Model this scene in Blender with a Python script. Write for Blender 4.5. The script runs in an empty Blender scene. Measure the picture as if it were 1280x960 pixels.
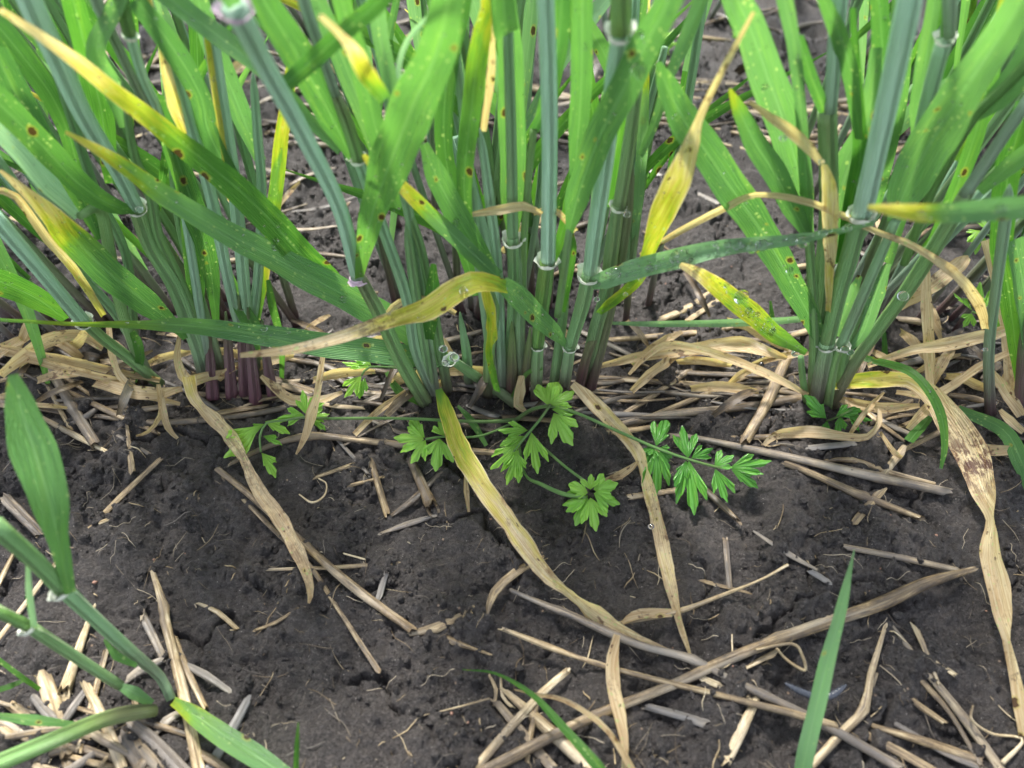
import bpy, math, random
import numpy as np
from mathutils import Vector, Matrix
random.seed(7)
R = math.radians
# ------------------------------------------------------------------ scene, camera, world, sun
sc = bpy.context.scene
H = 0.27; PITCH = 50.0; FPX = 960.0
cam = bpy.data.cameras.new('camera'); co = bpy.data.objects.new('camera', cam); sc.collection.objects.link(co)
co.location = (0, 0, H); co.rotation_euler = (R(90-PITCH), 0, 0)
cam.sensor_width = 36; cam.lens = 27; cam.clip_start = 0.01; cam.clip_end = 500
cam.dof.use_dof = True; cam.dof.focus_distance = 0.315; cam.dof.aperture_fstop = 8.5
sc.camera = co
w = bpy.data.worlds.new('World'); sc.world = w; w.use_nodes = True
nt = w.node_tree; nt.nodes.clear()
sky = nt.nodes.new('ShaderNodeTexSky'); sky.sky_type = 'NISHITA'; sky.sun_disc = False
sky.sun_elevation = R(52); sky.sun_rotation = R(-18)
hs = nt.nodes.new('ShaderNodeHueSaturation'); hs.inputs['Saturation'].default_value = 0.40
bg = nt.nodes.new('ShaderNodeBackground'); bg.inputs[1].default_value = 0.06
out = nt.nodes.new('ShaderNodeOutputWorld')
nt.links.new(sky.outputs[0], hs.inputs['Color']); nt.links.new(hs.outputs[0], bg.inputs[0]); nt.links.new(bg.outputs[0], out.inputs[0])
sun = bpy.data.lights.new('sun', 'SUN'); sun.energy = 1.5; sun.angle = R(11); sun.color = (1, .96, .9)
so = bpy.data.objects.new('sun', sun); sc.collection.objects.link(so)
so.rotation_euler = (R(-38), 0, R(18)); so.location = (0, 0, 3)
sc.view_settings.view_transform = 'Standard'; sc.view_settings.look = 'None'
sc.view_settings.exposure = 2.85; sc.view_settings.gamma = 1
sc.render.engine = 'CYCLES'
sc.cycles.max_bounces = 8; sc.cycles.transparent_max_bounces = 8

# ------------------------------------------------------------------ noise and the soil's height
def _h(ix, iy, s):
    n = (ix.astype(np.int64)*374761393 + iy.astype(np.int64)*668265263 + s*1274126177) & 0xffffffff
    n = ((n ^ (n >> 13))*1274126177) & 0xffffffff
    n = ((n ^ (n >> 16))*2246822519) & 0xffffffff
    return ((n ^ (n >> 15)) & 0xffffff)/float(0x1000000)
def perlin(x, y, s=0):
    ix = np.floor(x); iy = np.floor(y); fx = x-ix; fy = y-iy
    u = fx*fx*fx*(fx*(fx*6-15)+10); v = fy*fy*fy*(fy*(fy*6-15)+10)
    def g(a, b):
        t = _h(ix+a, iy+b, s)*2*math.pi
        return np.cos(t)*(fx-a)+np.sin(t)*(fy-b)
    return ((g(0, 0)*(1-u)+g(1, 0)*u)*(1-v)+(g(0, 1)*(1-u)+g(1, 1)*u)*v)*1.5
def fbm(x, y, s=0, o=4):
    a = 0; k = 1.0
    for i in range(o):
        a = a + perlin(x*2**i, y*2**i, s+i)*k; k *= .5
    return a
def worley(x, y, s=0):
    ix = np.floor(x); iy = np.floor(y)
    f1 = np.full(x.shape, 9.0); f2 = np.full(x.shape, 9.0); cid = np.zeros(x.shape)
    for a in (-1, 0, 1):
        for b in (-1, 0, 1):
            px = ix+a+_h(ix+a, iy+b, s); py = iy+b+_h(ix+a, iy+b, s+77)
            d = np.sqrt((px-x)**2+(py-y)**2); c = _h(ix+a, iy+b, s+33)
            n = d < f1
            f2 = np.where(n, f1, np.minimum(f2, d)); cid = np.where(n, c, cid); f1 = np.where(n, d, f1)
    return f1, f2, cid
def soil_low(x, y):
    x = np.asarray(x, float); y = np.asarray(y, float)
    far = 1/(1+np.maximum(0, (np.hypot(x, y)-.8))*2)
    return .005*fbm(x/.09, y/.09, 3, 2)*far
def soil_full(x, y):
    z = soil_low(x, y)
    m = np.clip(fbm(x/.05+9, y/.05, 50, 2)*1.4+.5, 0, 1)          # where the soil is crumbly
    wx = x+.0012*perlin(x/.009, y/.009, 60)+.0004*perlin(x/.002, y/.002, 62); wy = y+.0012*perlin(x/.009+5, y/.009, 61)+.0004*perlin(x/.002, y/.002, 63)
    z = z + .0040*fbm(x/.026, y/.026, 5, 5) + .0011*fbm(x/.0034, y/.0034, 25, 3)
    f1, f2, c = worley(wx/.013, wy/.013, 11)
    z = z + m*.0060*c*np.sqrt(np.clip(1-f1*1.3, 0, 1))
    f1, f2, c = worley(wx/.0056+3, wy/.0056, 12)
    z = z + (.3+.7*m)*.0034*c*c*np.sqrt(np.clip(1-f1*1.3, 0, 1))
    f1, f2, c = worley(wx/.0028+7, wy/.0028, 14)
    z = z + (.4+.6*m)*.0018*c*c*np.sqrt(np.clip(1-f1*1.3, 0, 1))
    wx = x+.009*fbm(x/.02, y/.02, 70, 3); wy = y+.009*fbm(x/.02+5, y/.02, 71, 3)
    f1, f2, c = worley(wx/.06, wy/.06, 13)
    cr = np.clip(1-(f2-f1)/.045, 0, 1)
    z = z - .0055*cr*np.clip(fbm(x/.06, y/.06, 90, 2)*2+.35, 0, 1)
    return z

# ------------------------------------------------------------------ pixel rays -> places in the scene
cp, sp = math.cos(R(PITCH)), math.sin(R(PITCH))
CAM = Vector((0, 0, H)); FWD = Vector((0, cp, -sp))
def ray(px, py):
    a = (px-640)/FPX; b = (480-py)/FPX
    return Vector((a, cp+b*sp, -sp+b*cp))        # length along the view axis = 1
def at_ground(px, py, hcm):
    d = ray(px, py); z = 0.0
    for i in range(6):
        t = (H-z)/-d.z; p = CAM+d*t
        z = float(soil_low(p.x, p.y))+.0015+hcm*.01
    return CAM+d*((H-z)/-d.z)
def at_plane(px, py, Y):
    d = ray(px, py); return CAM+d*(Y/d.y)
def parse(s, Y0):
    """ 'px,py,width,q' : q = cm towards the camera from the plant's plane, or gN = N cm above the soil """
    pts = []; ws = []; pix = []
    for tok in s.split():
        f = tok.split(','); px, py, wd = float(f[0]), float(f[1]), float(f[2]); q = f[3] if len(f) > 3 else 'g0'
        pix.append([px, py, wd, q])
    def ext(a, b):                                # carry a stem or blade on beyond the frame
        dx, dy = a[0]-b[0], a[1]-b[1]; k = 170/max(20, math.hypot(dx, dy))
        return [a[0]+dx*k*.8, a[1]+dy*k, a[2]*.8, a[3]]
    if len(pix) > 1:
        if pix[0][1] < 0: pix.insert(0, ext(pix[0], pix[1]))
        if pix[-1][1] < 0: pix.append(ext(pix[-1], pix[-2]))
    for px, py, wd, q in pix:
        p = at_ground(px, py, float(q[1:])) if q[0] == 'g' else at_plane(px, py, Y0-float(q)*.01)
        pts.append(p); ws.append(wd*(p-CAM).dot(FWD)/FPX)
    return pts, ws
def groundY(py, px=640): return at_ground(px, py, 0).y
def spline(pts, ws, step):
    P = [pts[0]*2-pts[1]]+pts+[pts[-1]*2-pts[-2]]; W = [ws[0]]+ws+[ws[-1]]
    op = []; ow = []
    for i in range(1, len(P)-2):
        a, b, c, d = P[i-1], P[i], P[i+1], P[i+2]
        n = max(2, int((c-b).length/step))
        for k in range(n):
            t = k/n; t2 = t*t; t3 = t2*t
            op.append(.5*((2*b)+(c-a)*t+(2*a-5*b+4*c-d)*t2+(3*b-a-3*c+d)*t3))
            s = t*t*(3-2*t)*.5+t*.5
            ow.append(W[i]*(1-s)+W[i+1]*s)
    op.append(P[-2]); ow.append(W[-2])
    return op, ow
def lerp(l, t):
    if not isinstance(l, (list, tuple)): return l
    x = t*(len(l)-1); i = min(int(x), len(l)-2)
    return l[i]+(l[i+1]-l[i])*(x-i) if len(l) > 1 else l[0]

# ------------------------------------------------------------------ mesh plumbing
def tag(o, label=None, cat=None, group=None, kind=None):
    if label: o['label'] = label
    if cat: o['category'] = cat
    if group: o['group'] = group
    if kind: o['kind'] = kind
    return o
class MB:
    def __init__(s): s.v = []; s.f = []; s.uv = []; s.st = []; s.c = []
    def build(s, name, mat, parent=None, origin=None, smooth=True):
        me = bpy.data.meshes.new(name)
        wo = parent['_o'] if parent is not None else None
        org = Vector(wo) if wo is not None else (origin if origin is not None else s.v[0].copy())
        me.from_pydata([tuple(p-org) for p in s.v], [], s.f)
        me.polygons.foreach_set('use_smooth', [smooth]*len(me.polygons))
        idx = np.empty(len(me.loops), int); me.loops.foreach_get('vertex_index', idx)
        if s.uv:
            l = me.uv_layers.new(name='UVMap'); l.data.foreach_set('uv', np.array(s.uv, float)[idx].ravel())
            l = me.uv_layers.new(name='strip'); l.data.foreach_set('uv', np.array(s.st, float)[idx].ravel())
        a = me.color_attributes.new('tissue', 'FLOAT_COLOR', 'POINT')
        c = np.ones((len(s.v), 4)); c[:, :3] = np.array(s.c, float) if s.c else 0
        a.data.foreach_set('color', c.ravel())
        me.materials.append(mat); me.update()
        o = bpy.data.objects.new(name, me); sc.collection.objects.link(o)
        if parent is not None: o.parent = parent
        else: o.location = org
        o['_o'] = list(org)
        return o
def thing(name, label, cat, loc, group=None):
    o = bpy.data.objects.new(name, None); sc.collection.objects.link(o); o.location = loc; o.empty_display_size = .01
    o['_o'] = list(loc); return tag(o, label, cat, group)

def blade_mb(mb, pts, ws, dry=0, wax=0, pur=0, roll=None, fold=.10, wave=.03, nx=7, curl=0.0, step=.003, soft=True, wscale=.86):
    ws = [q*wscale for q in ws]
    P, W = spline(pts, ws, step); n = len(P)
    if soft and min(p.z for p in P) < .02: P = settle_soft(P, W)
    if roll is None:
        a = random.uniform(-22, 22); roll = [a, a+random.uniform(-14, 14), a+random.uniform(-14, 14)]
    L = 0; ph = random.random()*9; samples = []
    base = len(mb.v); ou = random.random()*50; ov = random.random()*50
    prevS = None
    for i in range(n):
        T = (P[min(i+1, n-1)]-P[max(i-1, 0)]).normalized()
        V = (P[i]-CAM).normalized(); S = T.cross(V)
        if S.length < .15 and prevS is not None: S = prevS-T*prevS.dot(T)
        S.normalize(); prevS = S.copy()
        t = i/(n-1); rl = R(lerp(roll, t))
        S = Matrix.Rotation(rl, 3, T) @ S; N = S.cross(T).normalized()
        if N.dot(V) > 0: N = -N
        wd = W[i]/max(.45, abs(math.cos(rl)))
        if i: L += (P[i]-P[i-1]).length
        for k in range(nx):
            u = k/(nx-1); x = (u-.5)*wd
            z = -fold*wd*(1-abs(2*u-1))**.8 + curl*wd*(abs(2*u-1)**2) + wave*wd*math.sin(L*330+ph+(2.2 if u > .5 else 0))*abs(2*u-1)**2
            rag = 1+.04*math.sin(L*210+ph+u*4)+(.07*math.sin(L*830+ph*3+u*9)*math.sin(L*310+u*5) if wave > .035 else 0)
            p = P[i]+S*x*rag + N*z
            mb.v.append(p); mb.uv.append((u*wd*100+ou, L*100+ov)); mb.st.append((u, t))
            mb.c.append((lerp(dry, t), lerp(wax, t), lerp(pur, t)))
            if 0 < k < nx-1: samples.append((p, N, wd, T))
        if i:
            for k in range(nx-1):
                a = base+(i-1)*nx+k; mb.f.append((a, a+1, a+nx+1, a+nx))
    return samples
def tube_mb(mb, pts, ws, dry=0, wax=0, pur=0, sides=12, flat=1.0, hollow=False, step=.004, rough=0.0, node=None, rest=False):
    P, W = spline(pts, ws, step)
    if rest: P = settle(P, W, rest if rest is not True else .55)
    n = len(P); base = len(mb.v); L = 0
    ou = random.random()*50; ov = random.random()*50; ph = random.random()*9
    A = None; t0 = (P[1]-P[0]).normalized()
    up = Vector((0, 0, 1)) if abs(t0.z) < .8 else Vector((0, -1, 0))
    A = (up-t0*up.dot(t0)).normalized()
    for i in range(n):
        T = (P[min(i+1, n-1)]-P[max(i-1, 0)]).normalized()
        A = (A-T*A.dot(T)).normalized(); B = T.cross(A); t = i/(n-1)
        if i: L += (P[i]-P[i-1]).length
        r = W[i]*.5
        if node:
            for q in node: r *= 1+.28*math.exp(-((t-q)*L_total(P)/.0022)**2)
        for k in range(sides):
            a = 2*math.pi*k/sides
            rr = r*(1+rough*math.sin(a*3+ph+L*90)+rough*math.sin(a*2-L*160+ph*2))
            mb.v.append(P[i]+A*math.cos(a)*rr*flat+B*math.sin(a)*rr)
            mb.uv.append((k/sides*r*628+ou, L*100+ov)); mb.st.append((k/sides, t))
            mb.c.append((lerp(dry, t), lerp(wax, t), lerp(pur, t)))
        if i:
            for k in range(sides):
                a = base+(i-1)*sides+k; b = base+(i-1)*sides+(k+1) % sides
                mb.f.append((a, b, b+sides, a+sides))
    if hollow:
        for i, sg in ((0, -1), (n-1, 1)):
            T = (P[min(i+1, n-1)]-P[max(i-1, 0)]).normalized(); sp0 = random.uniform(-.9, .9)*W[i]; a0 = random.random()*6.28
            for k in range(sides): mb.v[base+i*sides+k] += T*sg*(sp0*math.cos(2*math.pi*k/sides+a0)+random.uniform(-.35, .45)*W[i])
    for e, i in ((0, 0), (1, n-1)):                # ends: rim, then a wall inward (hollow straw) or a cap
        T = (P[min(i+1, n-1)]-P[max(i-1, 0)]).normalized()*(1 if e == 0 else -1)
        ring = [base+i*sides+k for k in range(sides)]
        if hollow:
            prev = ring
            for sc_, dp in ((.72, 0), (.66, 1.6)):
                nr = []
                for k, q in enumerate(ring):
                    v = mb.v[q]; nr.append(len(mb.v)); mb.v.append(P[i]+(v-P[i])*sc_+T*W[i]*dp)
                    mb.uv.append(mb.uv[q]); mb.st.append(mb.st[q]); c = mb.c[q]
                    mb.c.append(c)
                for k in range(sides):
                    k2 = (k+1) % sides
                    mb.f.append((prev[k], nr[k], nr[k2], prev[k2]) if e else (prev[k], prev[k2], nr[k2], nr[k]))
                prev = nr
            mb.f.append(tuple(prev))
        else:
            mb.f.append(tuple(ring) if e == 1 else tuple(reversed(ring)))
def settle(P, W, frac=.55, k=.18):
    """ let a stalk rest on the clods instead of running through them (moved along the sight line) """
    z = soil_full(np.array([p.x for p in P]), np.array([p.y for p in P]))
    pen = z+np.array(W)*k-np.array([p.z for p in P])
    d = max(-.002, float(np.quantile(pen, frac))); m = P[len(P)//2]; f = d/(CAM.z-m.z)
    return [p+(CAM-p)*f for p in P]
def settle_soft(P, W):
    z = soil_full(np.array([p.x for p in P]), np.array([p.y for p in P]))
    for dx in (-.004, -.002, .002, .004):
        z = np.maximum(z, soil_full(np.array([p.x+dx for p in P]), np.array([p.y for p in P])))
    pen = np.maximum(0, z+.0008-np.array([p.z for p in P])); n = len(P)
    pen = np.array([max(pen[max(0, i-3):i+4]) for i in range(n)]); pen = np.convolve(np.pad(pen, 3, 'edge'), np.ones(7)/7, 'valid')
    return [p+(CAM-p)*(float(q)/(CAM.z-p.z)) for p, q in zip(P, pen)]
def L_total(P): return (P[-1]-P[0]).length

# ------------------------------------------------------------------ materials
class NT:
    def __init__(s, name):
        s.m = bpy.data.materials.new(name); s.m.use_nodes = True; s.t = s.m.node_tree; s.t.nodes.clear()
    def n(s, typ, **kw):
        x = s.t.nodes.new('ShaderNode'+typ)
        for k, v in kw.items(): setattr(x, k, v)
        return x
    def put(s, inp, v):
        if hasattr(v, 'is_output'): s.t.links.new(v, inp)
        elif v is not None: inp.default_value = v
    def math(s, op, a, b=None, c=None, clamp=False):
        x = s.n('Math', operation=op, use_clamp=clamp)
        s.put(x.inputs[0], a); s.put(x.inputs[1], b); s.put(x.inputs[2], c); return x.outputs[0]
    def mix(s, f, a, b, blend='MIX'):
        x = s.n('Mix', data_type='RGBA', blend_type=blend)
        s.put(x.inputs[0], f); s.put(x.inputs[6], a if hasattr(a, 'is_output') else (*a, 1)); s.put(x.inputs[7], b if hasattr(b, 'is_output') else (*b, 1)); return x.outputs[2]
    def noise(s, vec, scale, detail=3, rough=.6):
        x = s.n('TexNoise'); s.put(x.inputs['Vector'], vec); x.inputs['Scale'].default_value = scale
        x.inputs['Detail'].default_value = detail; x.inputs['Roughness'].default_value = rough; return x.outputs[0]
    def ramp(s, f, stops):
        x = s.n('ValToRGB'); e = x.color_ramp.elements
        while len(e) < len(stops): e.new(.5)
        for q, (p, c) in zip(e, stops): q.position = p; q.color = (*c, 1) if len(c) == 3 else c
        s.put(x.inputs[0], f); return x.outputs[0]
    def step(s, v, a, b):
        x = s.n('MapRange', interpolation_type='SMOOTHSTEP'); s.put(x.inputs[0], v); x.inputs[1].default_value = a; x.inputs[2].default_value = b
        x.inputs[3].default_value = 0; x.inputs[4].default_value = 1; return x.outputs[0]
def attr_rgb(N):
    a = N.n('Attribute', attribute_name='tissue'); sp_ = N.n('SeparateColor'); N.t.links.new(a.outputs['Color'], sp_.inputs[0]); return sp_.outputs
def uvs(N):
    a = N.n('UVMap', uv_map='UVMap').outputs[0]
    b = N.n('UVMap', uv_map='strip').outputs[0]; s_ = N.n('SeparateXYZ'); N.t.links.new(b, s_.inputs[0]); return a, s_.outputs[0], s_.outputs[1]
def stretched(N, v, sx, sy):
    m = N.n('Mapping'); N.t.links.new(v, m.inputs[0]); m.inputs['Scale'].default_value = (sx, sy, 1); return m.outputs[0]

def green_material(name, g1, g2, transl=.35, spots=1.0, rough=.42):
    N = NT(name); dry, wax, pur = attr_rgb(N)[:3]; uv, u, v = uvs(N)
    rnd = N.n('ObjectInfo').outputs['Random']
    big = N.noise(stretched(N, uv, 1.2, .45), 1.3, 3)
    fib = N.noise(stretched(N, uv, 26 if spots else 55, .5), 1, 2)
    mot = N.noise(uv, 9, 4, .7)
    gf = N.math('ADD', N.math('MULTIPLY', big, .9), N.math('MULTIPLY', rnd, .75)); gf = N.math('SUBTRACT', gf, .35, clamp=True)
    col = N.mix(gf, g1, g2)
    veins = N.math('SINE', N.math('ADD', N.math('MULTIPLY', u, 2*math.pi*(13 if name != 'stem_tissue' else 24)), N.math('MULTIPLY', N.noise(stretched(N, uv, 4, .3), 1, 2), 16)))
    col = N.mix(N.math('MULTIPLY', N.step(veins, .1, 1), .32 if 'herb' not in name else .08), col, (.20, .42, .09))
    col = N.mix(N.math('MULTIPLY', N.step(fib, .35, .70), .5), col, g1)
    col = N.mix(N.math('MULTIPLY', N.step(N.noise(stretched(N, uv, 5, .25), 1, 3), .5, .75), .5), col, (.20, .40, .05))
    mid = N.step(N.math('ABSOLUTE', N.math('SUBTRACT', u, .5)), .05, .012)
    if name == 'stem_tissue':
        seam = N.math('ABSOLUTE', N.math('SUBTRACT', N.math('ADD', u, N.math('MULTIPLY', v, .25)), N.math('ADD', .62, N.math('MULTIPLY', rnd, .2))))
        col = N.mix(N.step(seam, .022, .008), col, (.62, .66, .42)); col = N.mix(N.math('MULTIPLY', N.step(N.math('ABSOLUTE', N.math('SUBTRACT', seam, .035)), .02, .0), .6), col, (.05, .12, .03))
        col = N.mix(N.step(N.noise(stretched(N, uv, 1.5, .25), 1, 3), .52, .70), col, (.16, .26, .06))
    if spots: col = N.mix(N.math('MULTIPLY', mid, .35), col, (.20, .40, .14))
    col = N.mix(wax, col, N.mix(N.step(fib, .1, .9), (.26, .52, .33), (.58, .82, .63)))
    # drying
    d = N.math('ADD', dry, N.math('MULTIPLY', N.math('SUBTRACT', N.noise(stretched(N, uv, 3.5, .6), 1, 3), .5), N.math('MULTIPLY', N.step(dry, .02, .3), .8)))
    edge = N.step(N.math('ABSOLUTE', N.math('SUBTRACT', u, .5)), .40, .5)
    d = N.math('ADD', d, N.math('MULTIPLY', N.math('MULTIPLY', edge, N.step(dry, .05, .4)), .25))
    dcol = N.ramp(d, [(.15, (.22, .42, .03)), (.36, (.52, .54, .05)), (.55, (.74, .64, .18)), (.75, (.80, .67, .42)), (1, (.64, .50, .31))])
    dcol = N.mix(N.math('MULTIPLY', N.step(fib, .40, .65), .75), dcol, (.72, .58, .42), 'MULTIPLY')
    dcol = N.mix(N.math('MULTIPLY', N.step(veins, .3, 1), .22), dcol, (1.25, 1.25, 1.3), 'MULTIPLY')
    col = N.mix(N.step(d, .03, .25), col, dcol)
    if spots: pur = N.math('MULTIPLY', pur, N.step(N.noise(stretched(N, uv, 2.2, 1.1), 1.6, 4, .75), .42, .56))
    col = N.mix(N.math('MULTIPLY', pur, N.math('ADD', .6, N.math('MULTIPLY', fib, .6)), clamp=True), col, (.085, .028, .024) if spots else (.13, .024, .075))
    bumpv = N.math('ADD', N.math('MULTIPLY', veins, .35), mot)
    if spots:
        def vor(scale, vec, rand=1):
            x = N.n('TexVoronoi', voronoi_dimensions='2D'); N.t.links.new(vec, x.inputs['Vector']); x.inputs['Scale'].default_value = scale
            c = N.n('SeparateColor'); N.t.links.new(x.outputs['Color'], c.inputs[0]); return x.outputs['Distance'], c.outputs
        wv = N.n('VectorMath', operation='ADD'); N.t.links.new(uv, wv.inputs[0])
        nz = N.n('TexNoise'); N.t.links.new(uv, nz.inputs['Vector']); nz.inputs['Scale'].default_value = 8
        ns = N.n('VectorMath', operation='SCALE'); N.t.links.new(nz.outputs['Color'], ns.inputs[0]); ns.inputs['Scale'].default_value = .14
        N.t.links.new(ns.outputs[0], wv.inputs[1])
        # pale flecks
        dd, cc = vor(7.0, stretched(N, wv.outputs[0], 1, .7))
        fr = N.math('MULTIPLY', N.math('POWER', cc[1], 2), .34); fl = N.math('MULTIPLY', N.step(N.math('SUBTRACT', dd, fr), .08, -.02), N.step(cc[0], .60, .62)); fl = N.math('MULTIPLY', fl, N.step(N.noise(stretched(N, uv, 1.1, .5), .9, 4, .7), .46, .58))
        col = N.mix(N.math('MULTIPLY', fl, .6), col, (.45, .60, .22))
        # brown lesions with a yellow halo
        dd, cc = vor(1.35, stretched(N, wv.outputs[0], 1, .62))
        on = N.step(cc[0], .74, .75); rad = N.math('ADD', .02, N.math('MULTIPLY', N.math('POWER', cc[1], 2.0), .15))
        halo = N.math('MULTIPLY', N.step(N.math('SUBTRACT', dd, rad), .09, .0), on)
        core = N.math('MULTIPLY', N.step(N.math('SUBTRACT', dd, rad), .012, -.03), on)
        col = N.mix(N.math('MULTIPLY', halo, .45), col, (.50, .42, .06)); col = N.mix(N.math('MULTIPLY', core, .93), col, (.055, .020, .012))
        # small dark specks where the blade is drying
        dd, cc = vor(5.0, stretched(N, wv.outputs[0], 1, .5))
        sk = N.math('MULTIPLY', N.math('MULTIPLY', N.step(N.math('SUBTRACT', dd, N.math('MULTIPLY', cc[1], .22)), .06, -.02), N.step(cc[0], .72, .74)), N.math('MULTIPLY', N.step(d, .3, .55), N.step(N.noise(stretched(N, uv, 1, .5), 1.1, 3), .42, .6)))
        col = N.mix(N.math('MULTIPLY', sk, .85), col, (.11, .045, .02))
        bl = N.math('MULTIPLY', N.step(N.noise(stretched(N, uv, .9, .55), 1.0, 4, .8), .60, .66), N.step(d, .45, .7))
        col = N.mix(N.math('MULTIPLY', bl, .75), col, (.13, .055, .035))
        st = N.math('MULTIPLY', N.step(N.noise(stretched(N, uv, 1.2, .7), 1.3, 5, .75), .54, .70), N.step(d, .5, .8))
        col = N.mix(N.math('MULTIPLY', st, .75), col, (.27, .14, .06))
    b = N.n('BsdfPrincipled'); N.put(b.inputs['Base Color'], col)
    N.put(b.inputs['Roughness'], N.math('ADD', rough-.17, N.math('MULTIPLY', mot, .28))); b.inputs['IOR'].default_value = 1.5
    bp = N.n('Bump'); bp.inputs['Strength'].default_value = .8; bp.inputs['Distance'].default_value = .0004; N.put(bp.inputs['Height'], bumpv)
    N.t.links.new(bp.outputs[0], b.inputs['Normal'])
    tr = N.n('BsdfTranslucent'); N.put(tr.inputs[0], N.mix(.5, col, (1.0, 1.15, .45), 'MULTIPLY') if False else N.mix(1, col, (1.5, 1.6, .9), 'MULTIPLY'))
    mx = N.n('MixShader'); mx.inputs[0].default_value = transl
    N.t.links.new(b.outputs[0], mx.inputs[1]); N.t.links.new(tr.outputs[0], mx.inputs[2])
    o = N.n('OutputMaterial'); N.t.links.new(mx.outputs[0], o.inputs[0]); return N.m
M_leaf = green_material('leaf_tissue', (.034, .135, .024), (.115, .310, .038), rough=.38)
M_stem = green_material('stem_tissue', (.12, .27, .07), (.24, .42, .13), transl=.10, spots=0, rough=.46)
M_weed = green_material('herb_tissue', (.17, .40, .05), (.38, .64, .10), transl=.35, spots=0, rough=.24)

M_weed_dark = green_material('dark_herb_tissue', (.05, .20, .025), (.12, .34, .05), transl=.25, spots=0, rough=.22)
def straw_material():
    N = NT('dry_straw'); tone, grey, _ = attr_rgb(N)[:3]; uv, u, v = uvs(N)
    fib = N.noise(stretched(N, uv, 30, .5), 1, 4, .65); blot = N.noise(stretched(N, uv, 1.6, .8), 1.4, 4, .7)
    rnd = N.n('ObjectInfo').outputs['Random']
    t = N.math('ADD', N.math('ADD', tone, .13), N.math('MULTIPLY', N.math('SUBTRACT', fib, .5), 1.6)); t = N.math('ADD', t, N.math('MULTIPLY', N.math('SUBTRACT', rnd, .5), .15))
    t = N.math('ADD', t, N.math('MULTIPLY', N.math('SUBTRACT', blot, .46), 1.5))
    col = N.ramp(t, [(0, (.62, .53, .35)), (.3, (.40, .30, .16)), (.55, (.20, .138, .07)), (.8, (.08, .056, .034)), (1, (.03, .023, .017))])
    lr = N.noise(stretched(N, uv, .5, .22), 1, 2)
    col = N.mix(N.math('MULTIPLY', N.step(lr, .48, .64), .72), col, (.10, .075, .052)); col = N.mix(N.math('MULTIPLY', N.step(lr, .46, .30), .35), col, (.62, .54, .42))
    col = N.mix(grey, col, N.mix(fib, (.08, .078, .076), (.29, .28, .27)))
    dk = N.step(N.noise(uv, 4.0, 4, .75), .62, .70)
    col = N.mix(N.math('MULTIPLY', dk, .6), col, (.05, .035, .028))
    b = N.n('BsdfPrincipled'); N.put(b.inputs['Base Color'], col); N.put(b.inputs['Roughness'], N.math('ADD', .14, N.math('MULTIPLY', blot, .45)))
    bp = N.n('Bump'); bp.inputs['Strength'].default_value = .7; bp.inputs['Distance'].default_value = .0005; N.put(bp.inputs['Height'], fib)
    N.t.links.new(bp.outputs[0], b.inputs['Normal'])
    o = N.n('OutputMaterial'); N.t.links.new(b.outputs[0], o.inputs[0]); return N.m
M_straw = straw_material()
def soil_material():
    N = NT('dark_soil'); geo = N.n('NewGeometry').outputs['Position']
    a = N.noise(geo, 60, 5, .6); b_ = N.noise(geo, 900, 5, .7); c_ = N.noise(geo, 2600, 3, .6)
    col = N.mix(N.step(a, .3, .7), (.022, .0190, .0180), (.055, .047, .0425))
    col = N.mix(N.math('MULTIPLY', N.step(b_, .50, .62), .62), col, (.120, .104, .096)); col = N.mix(N.math('MULTIPLY', N.step(c_, .50, .38), .6), col, (.012, .010, .010)); col = N.mix(N.math('MULTIPLY', N.step(c_, .60, .70), .55), col, (.20, .18, .165))
    v = N.n('TexVoronoi'); N.t.links.new(geo, v.inputs['Vector']); v.inputs['Scale'].default_value = 260
    cs = N.n('SeparateColor'); N.t.links.new(v.outputs['Color'], cs.inputs[0])
    sp_ = N.math('MULTIPLY', N.step(v.outputs['Distance'], .16, .08), N.step(cs.outputs[0], .93, .94))
    col = N.mix(sp_, col, (.28, .20, .14))
    v = N.n('TexVoronoi'); N.t.links.new(geo, v.inputs['Vector']); v.inputs['Scale'].default_value = 900
    cs = N.n('SeparateColor'); N.t.links.new(v.outputs['Color'], cs.inputs[0])
    sp_ = N.math('MULTIPLY', N.step(v.outputs['Distance'], .22, .12), N.step(cs.outputs[0], .955, .96))
    col = N.mix(sp_, col, (.33, .30, .27))
    b = N.n('BsdfPrincipled'); N.put(b.inputs['Base Color'], col)
    N.put(b.inputs['Roughness'], N.math('ADD', .24, N.math('MULTIPLY', N.step(b_, .35, .6), .42))); b.inputs['IOR'].default_value = 1.45
    bp = N.n('Bump'); bp.inputs['Strength'].default_value = .9; bp.inputs['Distance'].default_value = .0016
    N.put(bp.inputs['Height'], N.math('ADD', b_, N.math('MULTIPLY', c_, .5))); N.t.links.new(bp.outputs[0], b.inputs['Normal'])
    o = N.n('OutputMaterial'); N.t.links.new(b.outputs[0], o.inputs[0]); return N.m
M_soil = soil_material()
def simple(name, col, rough=.4, trans=0, ior=1.45, transl=0):
    N = NT(name); b = N.n('BsdfPrincipled'); geo = N.n('NewGeometry').outputs['Position']
    c = N.mix(N.noise(geo, 700, 3), tuple(x*.75 for x in col), tuple(min(1, x*1.2) for x in col))
    N.put(b.inputs['Base Color'], c if not trans else (*col, 1))
    b.inputs['Roughness'].default_value = rough; b.inputs['Transmission Weight'].default_value = trans; b.inputs['IOR'].default_value = ior
    o = N.n('OutputMaterial')
    if transl:
        tr = N.n('BsdfTranslucent'); N.put(tr.inputs[0], c); mx = N.n('MixShader'); mx.inputs[0].default_value = transl
        N.t.links.new(b.outputs[0], mx.inputs[1]); N.t.links.new(tr.outputs[0], mx.inputs[2]); N.t.links.new(mx.outputs[0], o.inputs[0])
    else: N.t.links.new(b.outputs[0], o.inputs[0])
    return N.m
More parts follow.
